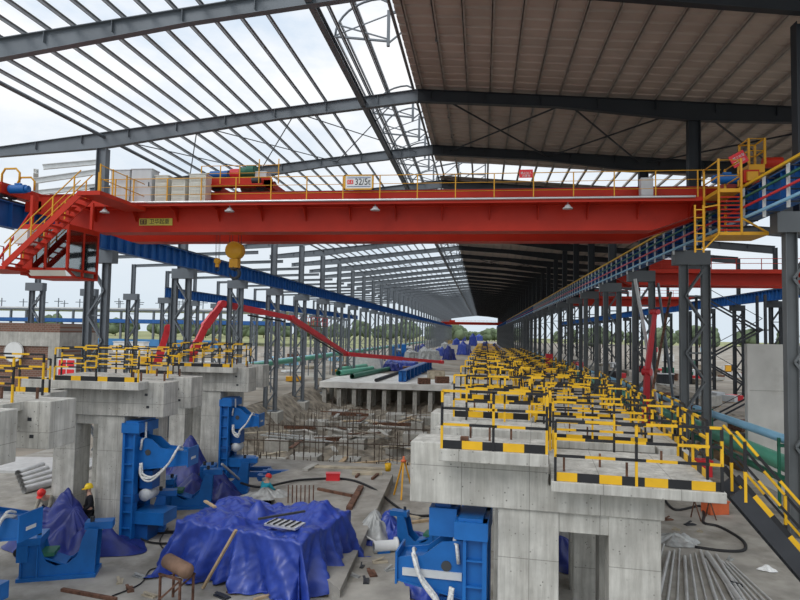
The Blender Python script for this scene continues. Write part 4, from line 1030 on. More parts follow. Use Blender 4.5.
heap('blue_tarpaulin', 'blue tarpaulin heap on the floor between the deck and the front pier', M['tarp'], (g.x + .2, g.y + .3, 0), 1.05, .95, ((-.1, .15, .85, .45), (.4, -.2, .5, .4)), 15, folds=8, amp=.10)
heap('silver_sheet', 'crumpled silver grey sheet thrown over the blue heap between deck and front pier', M['silver'], (g.x - .35, g.y + .25, .12), .75, .65, ((0, .1, .78, .38), (.2, -.2, .5, .3)), 19, folds=7, amp=.12, cat='sheet', group=None)
g = pg(420, 590, 0)
heap('blue_tarpaulin', 'violet blue wrapped bundle below the white hoses of the front pier machine', M['tarp'], (g.x + .15, g.y + .1, 0), .85, .7, ((0, 0, .8, .45),), 23, folds=7, amp=.1)
g = pg(568, 592, 0)
heap('blue_tarpaulin', 'dark blue tarpaulin glimpsed through the opening of the front pier', M['tarpd'], (g.x + .1, g.y + 2.2, 0), .9, .8, ((0, 0, .8, .5),), 27, folds=7, amp=.1)
p = pg(250, 508); 
heap('clear_plastic_sheet', 'crumpled silvery plastic sheet beside the crouching worker in turquoise', M['silver'], (p.x + .5, p.y + .3, .36), 1.0, .55, ((0, 0, .35, .4), (.5, .1, .3, .3)), 31, folds=8, amp=.1, cat='sheet', group=None)

# ---- raised concrete deck the machines stand by
P_ = [pg(393, 474, .42), pg(340, 590, .42), pg(318, 572, .42), pg(262, 478, .42), pg(302, 466, .42)]
o = MB().prism([(p.x, p.y) for p in P_][::-1], 'z', 0.0, .42).build('concrete_deck', M['floor']); tag(o, 'raised concrete deck slab running from the largest tarpaulin towards the pit', 'slab', kind='thing')
P_ = [pg(345, 556, .25), pg(408, 556, .25), pg(412, 640, .25), pg(318, 640, .25)]
o = MB().prism([(p.x, p.y) for p in P_][::-1], 'z', 0.0, .22).build('low_plinth', M['floor']); tag(o, 'low concrete plinth on the floor beside the largest tarpaulin', 'slab', kind='thing')
def plank(u0, v0, u1, v1, z, w, h, mt, lab, cat='plank', name='timber_plank'):
    p, q = pg(u0, v0, z), pg(u1, v1, z); o = MB().bar((0, 0, h / 2), (q.x - p.x, q.y - p.y, h / 2), w, h).build(name, M[mt], loc=(p.x, p.y, z)); tag(o, lab, cat, kind='thing'); return o
plank(349, 510, 361, 488, .42, .22, .12, 'rust', 'rust brown channel section lying on the deck beside the largest tarpaulin', 'steel section', 'steel_channel')
plank(305, 471, 316, 465, .42, .3, .1, 'conc2', 'short pale timber at the far corner of the deck')
plank(318, 490, 352, 497, .42, .12, .10, 'rust', 'thin rusty bar lying across the deck', 'bar', 'rusty_bar')
plank(356, 478, 361, 473, .42, .10, .1, 'rust', 'first short rusty stub on the far end of the deck', 'bar', 'rusty_stub')
plank(372, 480, 378, 475, .42, .10, .1, 'rust', 'second short rusty stub at the deck edge beside the yellow bucket', 'bar', 'rusty_stub')
plank(352, 474, 382, 474, .42, .5, .12, 'ply', 'weathered plywood board lying at the far end of the deck', 'board', 'plywood_board')
plank(312, 467, 388, 470, .42, .35, .08, 'ply', 'long pale board along the far edge of the deck', 'board', 'plywood_board')
plank(400, 525, 452, 518, 0, .16, .08, 'wood', 'pale timber batten on the floor behind the front pier machine')
plank(398, 512, 420, 519, 0, .14, .06, 'ply', 'grey batten on the floor behind the silver sheet')
plank(62, 591, 116, 601, 0, .10, .08, 'rust', 'long rusty bar on the floor in front of the nearest cradle', 'bar', 'rusty_bar')
plank(254, 601, 278, 594, 0, .10, .06, 'wood', 'short pale batten on the floor in front of the largest tarpaulin')
o = MB().box(-.3, .3, -.18, .18, 0, .28).box(-.32, .32, -.2, .2, .28, .32).build('tool_box', M['red2'], loc=(pg(333, 480, .42).x, pg(333, 480, .42).y, .42), rz=.2); tag(o, 'small red tool box standing on the deck', 'tool box')
def bucket(u, v, z, mt, lab):
    g = pg(u, v, z); t = thing('paint_bucket', lab, 'bucket', g)
    MB().lathe([(0, 0), (.13, 0), (.16, .36), (.14, .36), (.12, .03), (0, .03)], (0, 0, 0), 16).build('bucket_body', M[mt], t)
    MB().path([(.15 * math.cos(a), 0, .34 + .15 * math.sin(a)) for a in [PI * k / 8 for k in range(9)]], .012, 5).build('bucket_handle', M['dsteel'], t)
bucket(388, 471, .42, 'yel', 'yellow bucket at the far corner of the deck')
# yellow survey tripod at the end of the near crossbeam
g = pg(403, 497); t = thing('survey_tripod', 'orange yellow wooden tripod standing near the end of the front crossbeam', 'tripod', g)
for k in range(3):
    a = k * 2 * PI / 3 + .5; MB().bar((.05 * math.cos(a), .05 * math.sin(a), 1.5), (.5 * math.cos(a), .5 * math.sin(a), 0), .07, .05).build('leg', M['amber'], t)
MB().lathe([(0, 1.48), (.12, 1.48), (.12, 1.56), (.05, 1.58), (.04, 1.72), (0, 1.72)], (0, 0, 0), 12).build('tripod_head', M['orange'], t)
# rusty cylinder on its stand
g = pg(176, 603); t = thing('gas_cylinder_stand', 'rusty angle stand holding a brown cylinder, at the bottom edge of the picture', 'stand', (g.x, g.y, 0), math.radians(-20))
for x in (-.35, .35):
    for y in (-.22, .22): MB().box(x - .025, x + .025, y - .025, y + .025, 0, .75).build('leg', M['rust'], t)
for y in (-.22, .22): MB().bar((-.35, y, .1), (.35, y, .7), .04, .04).build('brace', M['rust'], t)
MB().box(-.4, .4, -.25, -.2, .7, .75).box(-.4, .4, .2, .25, .7, .75).build('top_rail', M['rust'], t)
g2 = MB().lathe([(0, -.62), (.12, -.6), (.19, -.5), (.19, .5), (.12, .6), (0, .62)], (0, 0, 0), 18, ax='x').build('gas_cylinder', M['brown'], loc=(g.x, g.y, .93), rz=math.radians(-35)); tag(g2, 'dull brown cylinder lying on the rusty angle stand', 'cylinder')
def cable(pts, r, mt, lab, cat='cable', name='cable'):
    P = [Vector(p) for p in pts]; o = []
    for i in range(len(P) - 1):
        a, b, c, d = P[max(i - 1, 0)], P[i], P[i + 1], P[min(i + 2, len(P) - 1)]
        for k in range(6):
            f = k / 6; o.append(.5 * ((2 * b) + (c - a) * f + (2 * a - 5 * b + 4 * c - d) * f * f + (3 * b - a - 3 * c + d) * f ** 3))
    o.append(P[-1]); base = o[0].copy(); x = MB().path([q - base for q in o], r, 7).build(name, M[mt], loc=base); tag(x, lab, cat); return x
gz = lambda u, v, z: pg(u, v, z)
cable([gz(241, 483, .5), gz(262, 487, .6), gz(300, 480, .5), gz(345, 479, .47), gz(372, 488, .45), gz(392, 503, .1), gz(412, 515, .05), gz(440, 515, .05)], .05, 'rubber', 'thick black hose crossing the deck and the floor behind the front pier', 'hose', 'rubber_hose')
cable([gz(168, 528, .03), gz(160, 540, .03), gz(163, 548, .03), gz(172, 552, .03), gz(166, 566, .03), gz(150, 570, .03), gz(140, 584, .03), gz(112, 596, .03)], .02, 'rubber', 'thin black cable wandering over the floor between cradles and largest tarpaulin')
for k in range(3):
    g = gz(167, 538, .03); cable([(g.x + (.75 + .06 * k) * math.cos(a * .7) , g.y + (.5 + .05 * k) * math.sin(a * .7), .03 + .02 * k) for a in range(10)], .02, 'rubber', f'loop of thin black cable coiled on the floor, {["inner", "middle", "outer"][k]} turn', group_ := 'cable')
cable([gz(664, 499, .1), gz(676, 510, .03), gz(700, 506, .03), gz(704, 515, .03), gz(704, 523, .03), gz(720, 527, .03), gz(742, 540, .03), gz(744, 550, .03), gz(724, 551, .03), gz(695, 547, .03)], .055, 'rubber', 'thick black hose looping on the floor below the steel stair', 'hose', 'rubber_hose')
cable([gz(350, 523, .2), gz(366, 536, .3), gz(378, 543, .2)], .03, 'hose', 'white rope over the silver sheet', 'rope', 'white_rope')
g = gz(386, 546, .18); t = thing('flanged_pipe', 'short white flanged pipe end lying against the blue heap by the plinth', 'pipe', g, .4)
MB().lathe([(.13, -.4), (.18, -.4), (.18, .3), (.26, .3), (.26, .38), (.13, .38)], (0, 0, 0), 18, ax='x').build('pipe_body', M['white'], t); MB().box(-.3, .1, -.16, .16, -.18, -.12).build('saddle', M['blue'], t)
# starter bars on the deck behind the crouching worker
rb = None
for k in range(14):
    u = 288 + (k % 7) * 4.2; v = 503 - (k // 7) * 3.5; g = gz(u, v, .42)
    if rb is None: o = MB().tube((0, 0, 0), (0, 0, .55), .022, 6).build('starter_bar', M['rust']); rb = o
    else: o = clone(rb)
    o.location = (g.x, g.y, .42); tag(o, 'short rusty starter bar standing in the cluster on the deck beyond the largest tarpaulin', 'reinforcing bar', 'starter bars on the deck')
# flat steel pieces at the pit edge
for (u, v, w, lab) in ((245, 474, 2.3, 'flat blue steel skid lying at the pit edge by the crouching worker'), (282, 478, 2.0, 'second flat blue steel skid at the pit edge, closer to the deck')):
    g = gz(u, v, 0); t = thing('steel_skid', lab, 'frame', (g.x, g.y, 0), math.radians(10))
    for y in (-.55, .55): MB().box(-w / 2, w / 2, y - .12, y + .12, 0, .25).build('side_member', M['blue2'], t)
    for x in (-w / 2, 0, w / 2): MB().box(x - .1, x + .1, -.43, .43, .02, .22).build('cross_member', M['blue2'], t)
p = gz(222, 464, 1.6); q = gz(248, 487, .05)
o = MB().tube((0, 0, 0), tuple(q - p), .05, 8).build('pale_pole', M['pvc'], loc=p); tag(o, 'pale pole leaning from the cradle at the farthest pier to the floor', 'pole')

# ---- stored pipes
def pipe(u0, v0, u1, v1, r, z, mt, lab, grp, name='steel_pipe'):
    p, q = pg(u0, v0, z), pg(u1, v1, z); p.z = q.z = z + r; d = q - p
    m = MB(); n = 14; dn = d.normalized(); m.tube((0, 0, 0), d, r, n, cap=False); m.tube(d, (0, 0, 0), r * .8, n, cap=False)
    o = m.build(name, M[mt], loc=p); tag(o, lab, 'pipe', grp); return o
for k in range(12):
    pipe(664 + k * 5.2, 545 + k * 1.0 + (k * 5) % 7 * 1.5, 642 + k * 11.5, 622, (.028, .05, .036)[k % 3], .06 if k % 4 == 1 else 0.0, 'pvc', f'thin grey conduit pipe on the floor beside the front pier, {ORD[k]} from the pier', 'conduit pipes by the front pier')
pipe(707, 556, 752, 622, .085, 0, 'pvc', 'thickest grey pipe on the floor in the conduit stack beside the front pier', None)
for k in range(3): pipe(722 + k * 4, 562 + k, 775 + k * 9, 622, .035, 0, 'pvc', f'thin grey conduit pipe beyond the thickest pipe, {ORD[k]} of three', 'outer conduit pipes')
for k in range(5):
    pipe(18 + k * 1.5, 477 + k * 4.2, 42 + k * 4.5, 468 + k * 4.0, .16, 0.0, 'pvc', f'pale grey pipe stored behind the crossbeam by the red-helmeted man, {ORD[k]} from the back', 'stored pipes behind the piers')
o = MB().box(-3, 3, -1.6, 1.6, 0, .12).build('sheet_pack', M['pvc'], loc=(pg(35, 466).x, pg(35, 466).y, 0), rz=.15); tag(o, 'pale flat pack of steel sheets on the floor beyond the stored pipes', 'sheet pack', kind='thing')
# orange boxes and a rusty trestle below the stair side
def crate(u, v, z, s, mt, lab):
    g = pg(u, v, z); t = thing('plastic_box', lab, 'box', (g.x, g.y, z), .3)
    MB().box(-s, s, -s * .7, s * .7, 0, s * 1.1).build('box_body', M[mt], t, bevel=.02); MB().box(-s * 1.05, s * 1.05, -s * .75, s * .75, s * 1.1, s * 1.25).build('lid', M[mt], t)
crate(715, 513, 0, .42, 'orange', 'orange box on the floor under the steel stair')
t = thing('plastic_box', 'red box on the ground by the second lattice column of the covered side', 'box', (pg(702, 476).x, pg(702, 476).y, 0), .1); MB().box(-.4, .4, -.3, .3, 0, .75).build('box_body', M['red2'], t, bevel=.015); MB().box(-.43, .43, -.33, .33, .75, .84).build('lid', M['red2'], t)
g = pg(704, 519); t = thing('rebar_trestle', 'small rusty trestle on the floor next to the orange box', 'trestle', g, .4)
for x in (-.35, .35):
    MB().bar((x, -.25, 0), (x, .1, .7), .035, .035).build('leg', M['rust'], t); MB().bar((x, .3, 0), (x, .1, .7), .035, .035).build('leg', M['rust'], t)
MB().bar((-.5, .1, .7), (.5, .1, .7), .04, .04).build('crossbar', M['rust'], t)
g = pg(768, 571); heap('plastic_bag', 'white and yellow plastic bag at the foot of the steel stair', M['white'], (g.x, g.y, 0), .26, .14, ((0, 0, .16, .12),), 40, cat='bag', group=None, folds=6, amp=.05)
g = pg(663, 546); heap('plastic_sheet', 'crumpled pale sheeting at the end of the conduit stack', M['silver'], (g.x + .5, g.y + .5, 0), .9, .5, ((0, 0, .25, .4), (.4, .1, .2, .3)), 42, cat='sheet', group=None, folds=9, amp=.08)
# small litter
rnd = random.Random(5)
bits = [(130, 590), (150, 596), (140, 577), (362, 575), (372, 582), (380, 570), (390, 578), (366, 590), (345, 568), (676, 530), (684, 538), (690, 525), (668, 520), (700, 532), (730, 560), (222, 597), (232, 593), (120, 582), (355, 585), (735, 585)]
for k, (u, v) in enumerate(bits):
    g = pg(u, v, 0); s = .1 + .14 * rnd.random(); z = .22 if 345 <= u <= 395 else 0
    o = MB().box(-s, s, -s * .45, s * .45, 0, .04).bar((-s, 0, .04), (s * .6, s * .4, .12), s * .4, .02).build('offcut', M[('rust', 'ply', 'silver', 'dsteel')[k % 4]], loc=(g.x, g.y, z), rz=rnd.random() * 3); tag(o, f'small offcut of scrap lying on the floor among the litter', 'scrap', 'scrap offcuts on the floor')
# ================================================================== pit, stage, pipes, surroundings, people
def body_mesh(name, joints, edges, mt, parent, root=0, sub=2):
    """continuous skinned figure: joints = [(x, y, z, r)]"""
    me = bpy.data.meshes.new(name); me.from_pydata([j[:3] for j in joints], edges, []); me.materials.append(mt)
    o = bpy.data.objects.new(name, me); C.objects.link(o); sk = o.modifiers.new('skin', 'SKIN'); sk.use_smooth_shade = True
    for i, j in enumerate(joints):
        me.skin_vertices[0].data[i].radius = (j[3], j[3]); me.skin_vertices[0].data[i].use_root = (i == root)
    ss = o.modifiers.new('smooth', 'SUBSURF'); ss.levels = sub; ss.render_levels = sub
    o.parent = parent; CH.setdefault(parent.name, []).append(o); return o
def person(lab, loc, rz, P, shirt, trousers, hat):
    """P: pose joints in metres, x to the figure's own left, -y where it faces"""
    t = thing('person', lab, 'person', loc, rz)
    J = {}; V = []; E = []
    def add(k, r, frm=None):
        J[k] = len(V); V.append((*P[k], r))
        if frm is not None: E.append((J[frm], J[k]))
    add('pelvis', .13); add('waist', .125, 'pelvis'); add('chest', .15, 'waist'); add('neck', .055, 'chest'); add('head', .085, 'neck'); add('crown', .085, 'head')
    for s in 'LR':
        add('sh' + s, .065, 'chest'); add('el' + s, .045, 'sh' + s); add('wr' + s, .032, 'el' + s); add('pa' + s, .036, 'wr' + s)
        d = (Vector(P['pa' + s]) - Vector(P['wr' + s])).normalized(); side = d.cross(Vector((0, 0, 1)) if abs(d.z) < .9 else Vector((0, 1, 0))).normalized()
        for f in range(4):
            p = Vector(P['pa' + s]) + side * (f - 1.5) * .019 + d * .03; q = p + d * (.045 + .008 * (1 if f in (1, 2) else 0)) + Vector((0, 0, -.012))
            P[f'f{f}{s}'] = tuple(q); add(f'f{f}{s}', .008, 'pa' + s)
        p = Vector(P['pa' + s]) + side * -.05; P['th' + s] = tuple(p); add('th' + s, .009, 'pa' + s)
        add('hi' + s, .085, 'pelvis'); add('kn' + s, .058, 'hi' + s); add('an' + s, .042, 'kn' + s); add('to' + s, .04, 'an' + s)
    body_mesh('body', V, E, M['skin'], t)
    def sub(name, keys, rad, edges, mt):
        V2 = [(*P[k], r) for k, r in zip(keys, rad)]; body_mesh(name, V2, edges, mt, t, 0, 1)
    sub('jacket', ['pelvis', 'waist', 'chest', 'shL', 'elL', 'wrL', 'shR', 'elR', 'wrR'], [.16, .165, .19, .085, .065, .052, .085, .065, .052], [(0, 1), (1, 2), (2, 3), (3, 4), (4, 5), (2, 6), (6, 7), (7, 8)], shirt)
    sub('trousers', ['pelvis', 'hiL', 'knL', 'anL', 'hiR', 'knR', 'anR'], [.165, .11, .08, .07, .11, .08, .07], [(0, 1), (1, 2), (2, 3), (0, 4), (4, 5), (5, 6)], trousers)
    for s in 'LR':
        a, b = Vector(P['an' + s]), Vector(P['to' + s]); MB().bar(a + Vector((0, .04, -.03)), b + Vector((0, -.06, -.02)), .095, .09).build('boot', M['rubber'], t, bevel=.02)
    h = Vector(P['crown']); f = (Vector(P['face']) - Vector(P['head'])) if 'face' in P else Vector((0, -1, 0)); f.normalize()
    up = (Vector(P['crown']) - Vector(P['neck'])).normalized()
    rot = up.to_track_quat('Z', 'Y')
    hm = MB().lathe([(.135, -.02), (.138, .0), (.13, .05), (.11, .10), (.07, .135), (0, .15)], (0, 0, 0), 18); hm.add([tuple(Vector((x, y, -.012))) for x, y in ((-.11, -.06), (-.09, -.19), (0, -.22), (.09, -.19), (.11, -.06))], [(0, 1, 2, 3, 4)]); hm.add([tuple(Vector((x, y, -.022))) for x, y in ((-.11, -.06), (-.09, -.19), (0, -.22), (.09, -.19), (.11, -.06))], [(4, 3, 2, 1, 0)])
    o = hm.build('helmet', hat, t, loc=h - up * .02); o.rotation_mode = 'QUATERNION'; o.rotation_quaternion = rot
    # face: nose, eyes, mouth, ears
    hd = Vector(P['head']) + up * .01; rt = f.cross(up).normalized()
    fm = MB()
    fm.tube(hd + f * .085, hd + f * .115 - up * .03, .014, 6); o = fm.build('nose', M['skin'], t)
    for s in (-1, 1):
        MB().tube(hd + f * .08 + rt * .035 * s + up * .03, hd + f * .095 + rt * .035 * s + up * .03, .012, 8).build('eye', M['blk'], t)
        MB().tube(hd + rt * .085 * s, hd + rt * .10 * s, .028, 8).build('ear', M['skin'], t)
    MB().bar(hd + f * .085 - up * .06 - rt * .025, hd + f * .085 - up * .06 + rt * .025, .014, .010).build('mouth', M['rust'], t)
    return t
def stand(**kw):
    P = dict(pelvis=(0, 0, .95), waist=(0, .01, 1.12), chest=(0, .0, 1.36), neck=(0, -.01, 1.53), head=(0, -.03, 1.62), crown=(0, -.03, 1.70), face=(0, -.2, 1.6),
             shL=(.19, 0, 1.43), elL=(.24, .03, 1.14), wrL=(.2, -.17, 1.0), paL=(.17, -.25, .98), shR=(-.19, 0, 1.43), elR=(-.24, .03, 1.14), wrR=(-.2, -.17, 1.0), paR=(-.17, -.25, .98),
             hiL=(.1, 0, .88), knL=(.11, -.02, .5), anL=(.11, .02, .1), toL=(.12, -.12, .06), hiR=(-.1, 0, .88), knR=(-.11, -.03, .5), anR=(-.11, .02, .1), toR=(-.12, -.12, .06))
    P.update(kw); return P
w = pd(90, 482, 20.6)
person('worker in a yellow helmet and black clothes standing between the pier legs', (w.x, w.y, 0), math.radians(-55), stand(face=(0, -.2, 1.55)), M['black_cloth'], M['black_cloth'], M['hatyel'])
bend = dict(waist=(0, -.10, 1.08), chest=(0, -.26, 1.25), neck=(0, -.38, 1.36), head=(0, -.45, 1.42), crown=(0, -.49, 1.49), face=(0, -.6, 1.32), shL=(.19, -.28, 1.30), shR=(-.19, -.28, 1.30), elL=(.24, -.36, 1.02), elR=(-.24, -.36, 1.02), wrL=(.16, -.55, .92), wrR=(-.16, -.55, .92), paL=(.13, -.62, .89), paR=(-.13, -.62, .89))
w = pd(41, 490, 20.6)
person('man in a red helmet and khaki jacket bending forward behind the peaked tarpaulin', (w.x + .05, w.y + .45, 0), 0, stand(**bend), M['khaki'], M['navy'], M['hatred'])
crouch = dict(pelvis=(0, .10, .32), waist=(0, .06, .50), chest=(0, -.06, .74), neck=(0, -.12, .90), head=(0, -.16, .98), crown=(0, -.18, 1.06), face=(0, -.32, .92), shL=(.19, -.08, .80), shR=(-.19, -.08, .80), elL=(.25, -.22, .56), elR=(-.25, -.22, .56), wrL=(.14, -.42, .52), wrR=(-.14, -.42, .52), paL=(.11, -.49, .50), paR=(-.11, -.49, .50),
              hiL=(.1, .08, .28), hiR=(-.1, .08, .28), knL=(.17, -.32, .45), knR=(-.17, -.32, .45), anL=(.14, -.08, .1), anR=(-.14, -.08, .1), toL=(.16, -.22, .06), toR=(-.16, -.22, .06))
w = pd(265, 482, 25.0)
person('crouching worker in a turquoise shirt and red helmet beyond the largest tarpaulin', (w.x, w.y, .02), math.radians(150), stand(**crouch), M['teal'], M['navy'], M['hatred'])

# ---- pit: footing pads with starter bars, loose boards, thin scaffold posts
rnd = random.Random(11); pits = []
k = 0
padm = None; bar = None
for r_ in range(6):
    for c_ in range(5):
        x = -18.3 + c_ * 3.7 + (r_ % 2) * .8 + rnd.uniform(-.3, .3); y = 40 + r_ * 7.0 + rnd.uniform(-1, 1)
        z = -3.3 + noise.noise(Vector((x * .22, y * .22, 1.3))) * .6
        t = thing('footing_pad', f'footing pad with rusty bars in the pit, {ORD[r_]} line, {ORD[c_]} from the open side', 'footing', (x, y, z), group='footing pads in the pit')
        if padm is None: o = MB().box(-1.1, 1.1, -.9, .9, -.9, .55).build('pad', M['conc2'], t); padm = o
        else: clone(padm, parent=t)
        for j in range(6):
            if bar is None: o = MB().tube((0, 0, 0), (0, 0, 1.5), .03, 6).build('starter_bar', M['rebar'], t, loc=(0, 0, .5)); bar = o
            else: o = clone(bar, parent=t)
            o.location = (-.8 + .8 * (j % 3) + rnd.uniform(-.08, .08), -.6 + 1.2 * (j // 3), .5)
for k in range(64):
    x = rnd.uniform(-20, -3); y = rnd.uniform(38, 76); z = -2.9 + noise.noise(Vector((x * .22, y * .22, 1.3))) * .6
    L = rnd.uniform(.8, 2.6); a = rnd.uniform(0, PI)
    o = MB().box(-L, L, -.18, .18, 0, .08).build('loose_board', M[('ply', 'rust', 'conc2', 'mud', 'silver', 'conc2', 'wood')[k % 7]], loc=(x, y, z + .25), rz=a); tag(o, 'loose shuttering board lying about in the muddy pit', 'board', 'loose boards in the pit', kind='thing')
post = None
for k in range(30):
    x = -19 + (k % 10) * 1.85 + rnd.uniform(-.3, .3); y = 37.0 + (k // 10) * 9 + rnd.uniform(-.5, .5)
    if post is None: o = MB().tube((0, 0, -4), (0, 0, -.2), .04, 6).build('scaffold_post', M['rebar']); post = o
    else: o = clone(post)
    o.location = (x, y, rnd.uniform(-.6, .2)); tag(o, f'thin rusty scaffold post standing in the pit, {("nearest", "middle", "farthest")[k // 10]} line', 'post', f'scaffold posts in the pit, line {k // 10 + 1}')
for k, (y, z, mt) in enumerate(((36.8, -1.6, 'rebar'), (37.2, -1.0, 'wood'), (46, -1.4, 'rebar'), (55, -1.6, 'rebar'))):
    o = MB().tube((-19.5, 0, 0), (-2, 0, .1), .05, 6).build('scaffold_ledger', M[mt], loc=(0, y, z)); tag(o, f'long horizontal scaffold pole across the pit, {ORD[k]} from the camera', 'pole')
for k, (u, v, w_) in enumerate(((350, 415, 2.2), (300, 428, 1.6), (392, 425, 2.0), (330, 440, 1.4))):
    g = pg(u, v, -2.7); o = MB().box(-w_, w_, -.1, .1, 0, .35).build('red_beam', M['rust'], loc=(g.x, g.y, -2.8), rz=.1 * k); tag(o, f'rust red steel beam lying in the pit, {ORD[k]} of four', 'beam', kind='thing')

# ---- the concrete stage on posts beyond the pit
xa, xb, ya, yb = pg(312, 384).x, pg(450, 386).x, 84.0, 104.0
o = MB().box(xa, xb, ya, yb, -.75, 0.05).build('stage_deck', M['stage']); tag(o, 'broad concrete stage deck on posts at the far end of the pit', 'deck', kind='thing')
post = None; k = 0
for r_ in range(3):
    for c_ in range(9):
        x = xa + .6 + c_ * (xb - xa - 1.2) / 8; y = ya + .7 + r_ * 4
        if post is None: o = MB().box(-.28, .28, -.28, .28, -4.2, -.96).build('concrete_post', M['conc2']); post = o
        else: o = clone(post)
        o.location = (x, y, 0); tag(o, f'square concrete post carrying the stage deck, {("front", "middle", "back")[r_]} line, {ORD[c_]} from the open side', 'post', 'posts under the stage deck', kind='thing')
def at_stage(u, v): return pg(u, v, .05)
for k, (u0, v0, u1, v1) in enumerate(((340, 372, 376, 367), (338, 376, 372, 371), (352, 379, 392, 370))):
    p, q = at_stage(u0, v0), at_stage(u1, v1); r = (.45, .45, .38)[k]
    m = MB().tube((0, 0, r), (q.x - p.x, q.y - p.y, r), r, 14, cap=False).tube((q.x - p.x, q.y - p.y, r), (0, 0, r), r * .85, 14, cap=False)
    o = m.build('green_pipe', M[('green', 'green', 'dgreen')[k]], loc=(p.x, p.y, .05)); tag(o, ('dull green pipe lying farthest on the stage deck', 'green pipe lying in the middle on the stage deck', 'dark green pipe nearest the stage edge')[k], 'pipe')
p, q = at_stage(376, 382), at_stage(404, 372); o = MB().tube((0, 0, .25), (q.x - p.x, q.y - p.y, .25), .25, 10).build('black_pipe', M['rubber'], loc=(p.x, p.y, .05)); tag(o, 'black pipe lying on the stage deck next to the green pipes', 'pipe')
p = at_stage(365, 368); o = MB().prism([(-3.5, 0), (3.5, 0), (3.0, 2.0), (-2.2, 2.3)], 'y', -1.5, 1.5).build('grey_container', M['pvc'], loc=(p.x, p.y, .05)); tag(o, 'pale grey sloped container standing on the stage behind the green pipes', 'container')
p, q = at_stage(402, 382), at_stage(431, 368); d = Vector((q.x - p.x, q.y - p.y, 0)); t = thing('blue_rack_beam', 'long blue ribbed steel beam lying across the stage deck', 'beam', (p.x, p.y, .05), math.atan2(d.y, d.x), kind='thing')
L = d.length; MB().ibeam((0, 0, .8), (L, 0, .8), .9, 1.6, .12, .1).build('beam_body', M['blue2'], t)
for k in range(9): MB().box(k * L / 9 + .2, k * L / 9 + .5, -.55, .55, .05, 1.5).build('rib', M['blue'], t)
for (u, v, s, mt, lab) in ((424, 384, .8, 'rust', 'brown crate at the stage edge'), (408, 371, .9, 'rust', 'rust red box on the stage by the blue ribbed beam'), (436, 379, 1.2, 'ply', 'pale timber stack on the stage next to the blue ribbed beam'), (442, 383, .9, 'rust', 'rusty steel bundle at the stage edge by the railed row')):
    p = at_stage(u, v); t = thing('site_crate', lab, 'crate', (p.x, p.y, .05 if p.y < 103 else -.02), .3)
    MB().box(-s, s, -s * .7, s * .7, 0, s).build('crate_body', M[mt], t); MB().box(-s * 1.05, s * 1.05, -s * .1, s * .1, s, s + .06).build('lid_batten', M['wood'], t)
# ---- far heaps of tarpaulin and machines beyond the stage
far = [(400, 370, 34, 9, 'tarp', 'long low blue tarpaulin on the stage under the red boom end'), (428, 361, 20, 12, 'silver', 'grey white sheeting heap beyond the stage'), (412, 360, 14, 9, 'silver', 'pale sheeting heap beside the dark blue machines'), (449, 360, 9, 13, 'tarpd', 'dark blue wrapped machine in the middle distance'), (464, 355, 13, 12, 'tarp', 'blue wrapped machine beyond the railed row'), (473, 346, 10, 11, 'tarp', 'far blue wrapped machine near the hall centre'), (456, 345, 8, 6, 'tarp', 'small far blue tarpaulin heap'), (493, 356, 14, 11, 'tarp', 'blue wrapped machine at the covered side beyond the rails'), (485, 350, 7, 8, 'tarpd', 'far dark blue wrapped machine at the covered side'), (440, 356, 8, 8, 'tarp', 'blue heap between the grey sheeting and the dark machine'), (420, 352, 10, 7, 'tarpd', 'far dark blue heap on the open side'), (404, 357, 12, 11, 'blue2', 'dark blue machine block beyond the stage'), (395, 358, 9, 10, 'blue2', 'dark blue machine block closest to the open side')]
far += [(430, 346, 10, 6, 'silver', 'small pale sheeting heap further down the hall'), (478, 341, 9, 6, 'tarp', 'tiny far blue tarpaulin near the hall end'), (462, 341, 9, 5, 'tarpd', 'tiny far dark blue tarpaulin near the hall end'), (390, 371, 20, 8, 'tarpd', 'dark blue covered crate row on the stage'), (445, 349, 9, 6, 'silver', 'tiny pale sheeting heap by the dark wrapped machine')]
for k, (u, v, w_, h_, mt, lab) in enumerate(far):
    w_ *= 1.25; h_ *= 1.15
    g = pg(u, v, 0); dd = (g - CAM).dot(FW); W = w_ / F * dd; Hh = h_ / F * dd
    if mt == 'blue2':
        t = thing('wrapped_machine', lab, 'machine', (g.x, g.y, 0), .2)
        MB().box(-W / 2, W / 2, -W / 2, W / 2, 0, Hh * .35).build('machine_base', M['blue2'], t); MB().box(-W * .4, W * .1, -W * .4, W * .4, Hh * .35, Hh).build('machine_head', M['blue'], t); MB().tube((0, 0, Hh * .7), (W * .5, 0, Hh * .7), W * .12, 10).build('shaft', M['pvc'], t)
    else:
        box_tarp('wrapped_machine', lab, M[mt], (g.x, g.y + W * .3, 0), .3 * k, W * .36, W * .26, Hh * .72, 50 + k, tops=((-W * .2, 0, Hh * .3, W * .14), (W * .1, .05 * W, Hh * .2, W * .1)), spread=Hh * .1, group='far wrapped machines', nx=44, ny=40)
for k, (u, v) in enumerate(((436, 344), (447, 344))):
    g = pg(u, v, 0); dd = (g - CAM).dot(FW); t = thing('barrier_stack', f'far stack of yellow and black barriers near the hall centre, {("open side", "covered side")[k]}', 'barriers', (g.x, g.y, 0), kind='thing')
    W = 11 / F * dd
    for j in range(6): MB().striped((-W / 2, 0, .35 + j * .42), (W / 2, 0, .35 + j * .42), 2.5, .22, W / 7, j % 2).build('barrier_rail', YB2, t)
    for s in (-.45, .45): MB().box(s * W - .15, s * W + .15, -1, 1, 0, 2.6).build('barrier_post', M['blk'], t)
g = pg(520, 358, 0); o = MB().box(-.5, .5, -.5, .5, 0, 4.2).build('orange_post', M['red2'], loc=(10.0, 96, 0)); tag(o, 'red square post standing by the lattice columns past the railed row', 'post', kind='thing')

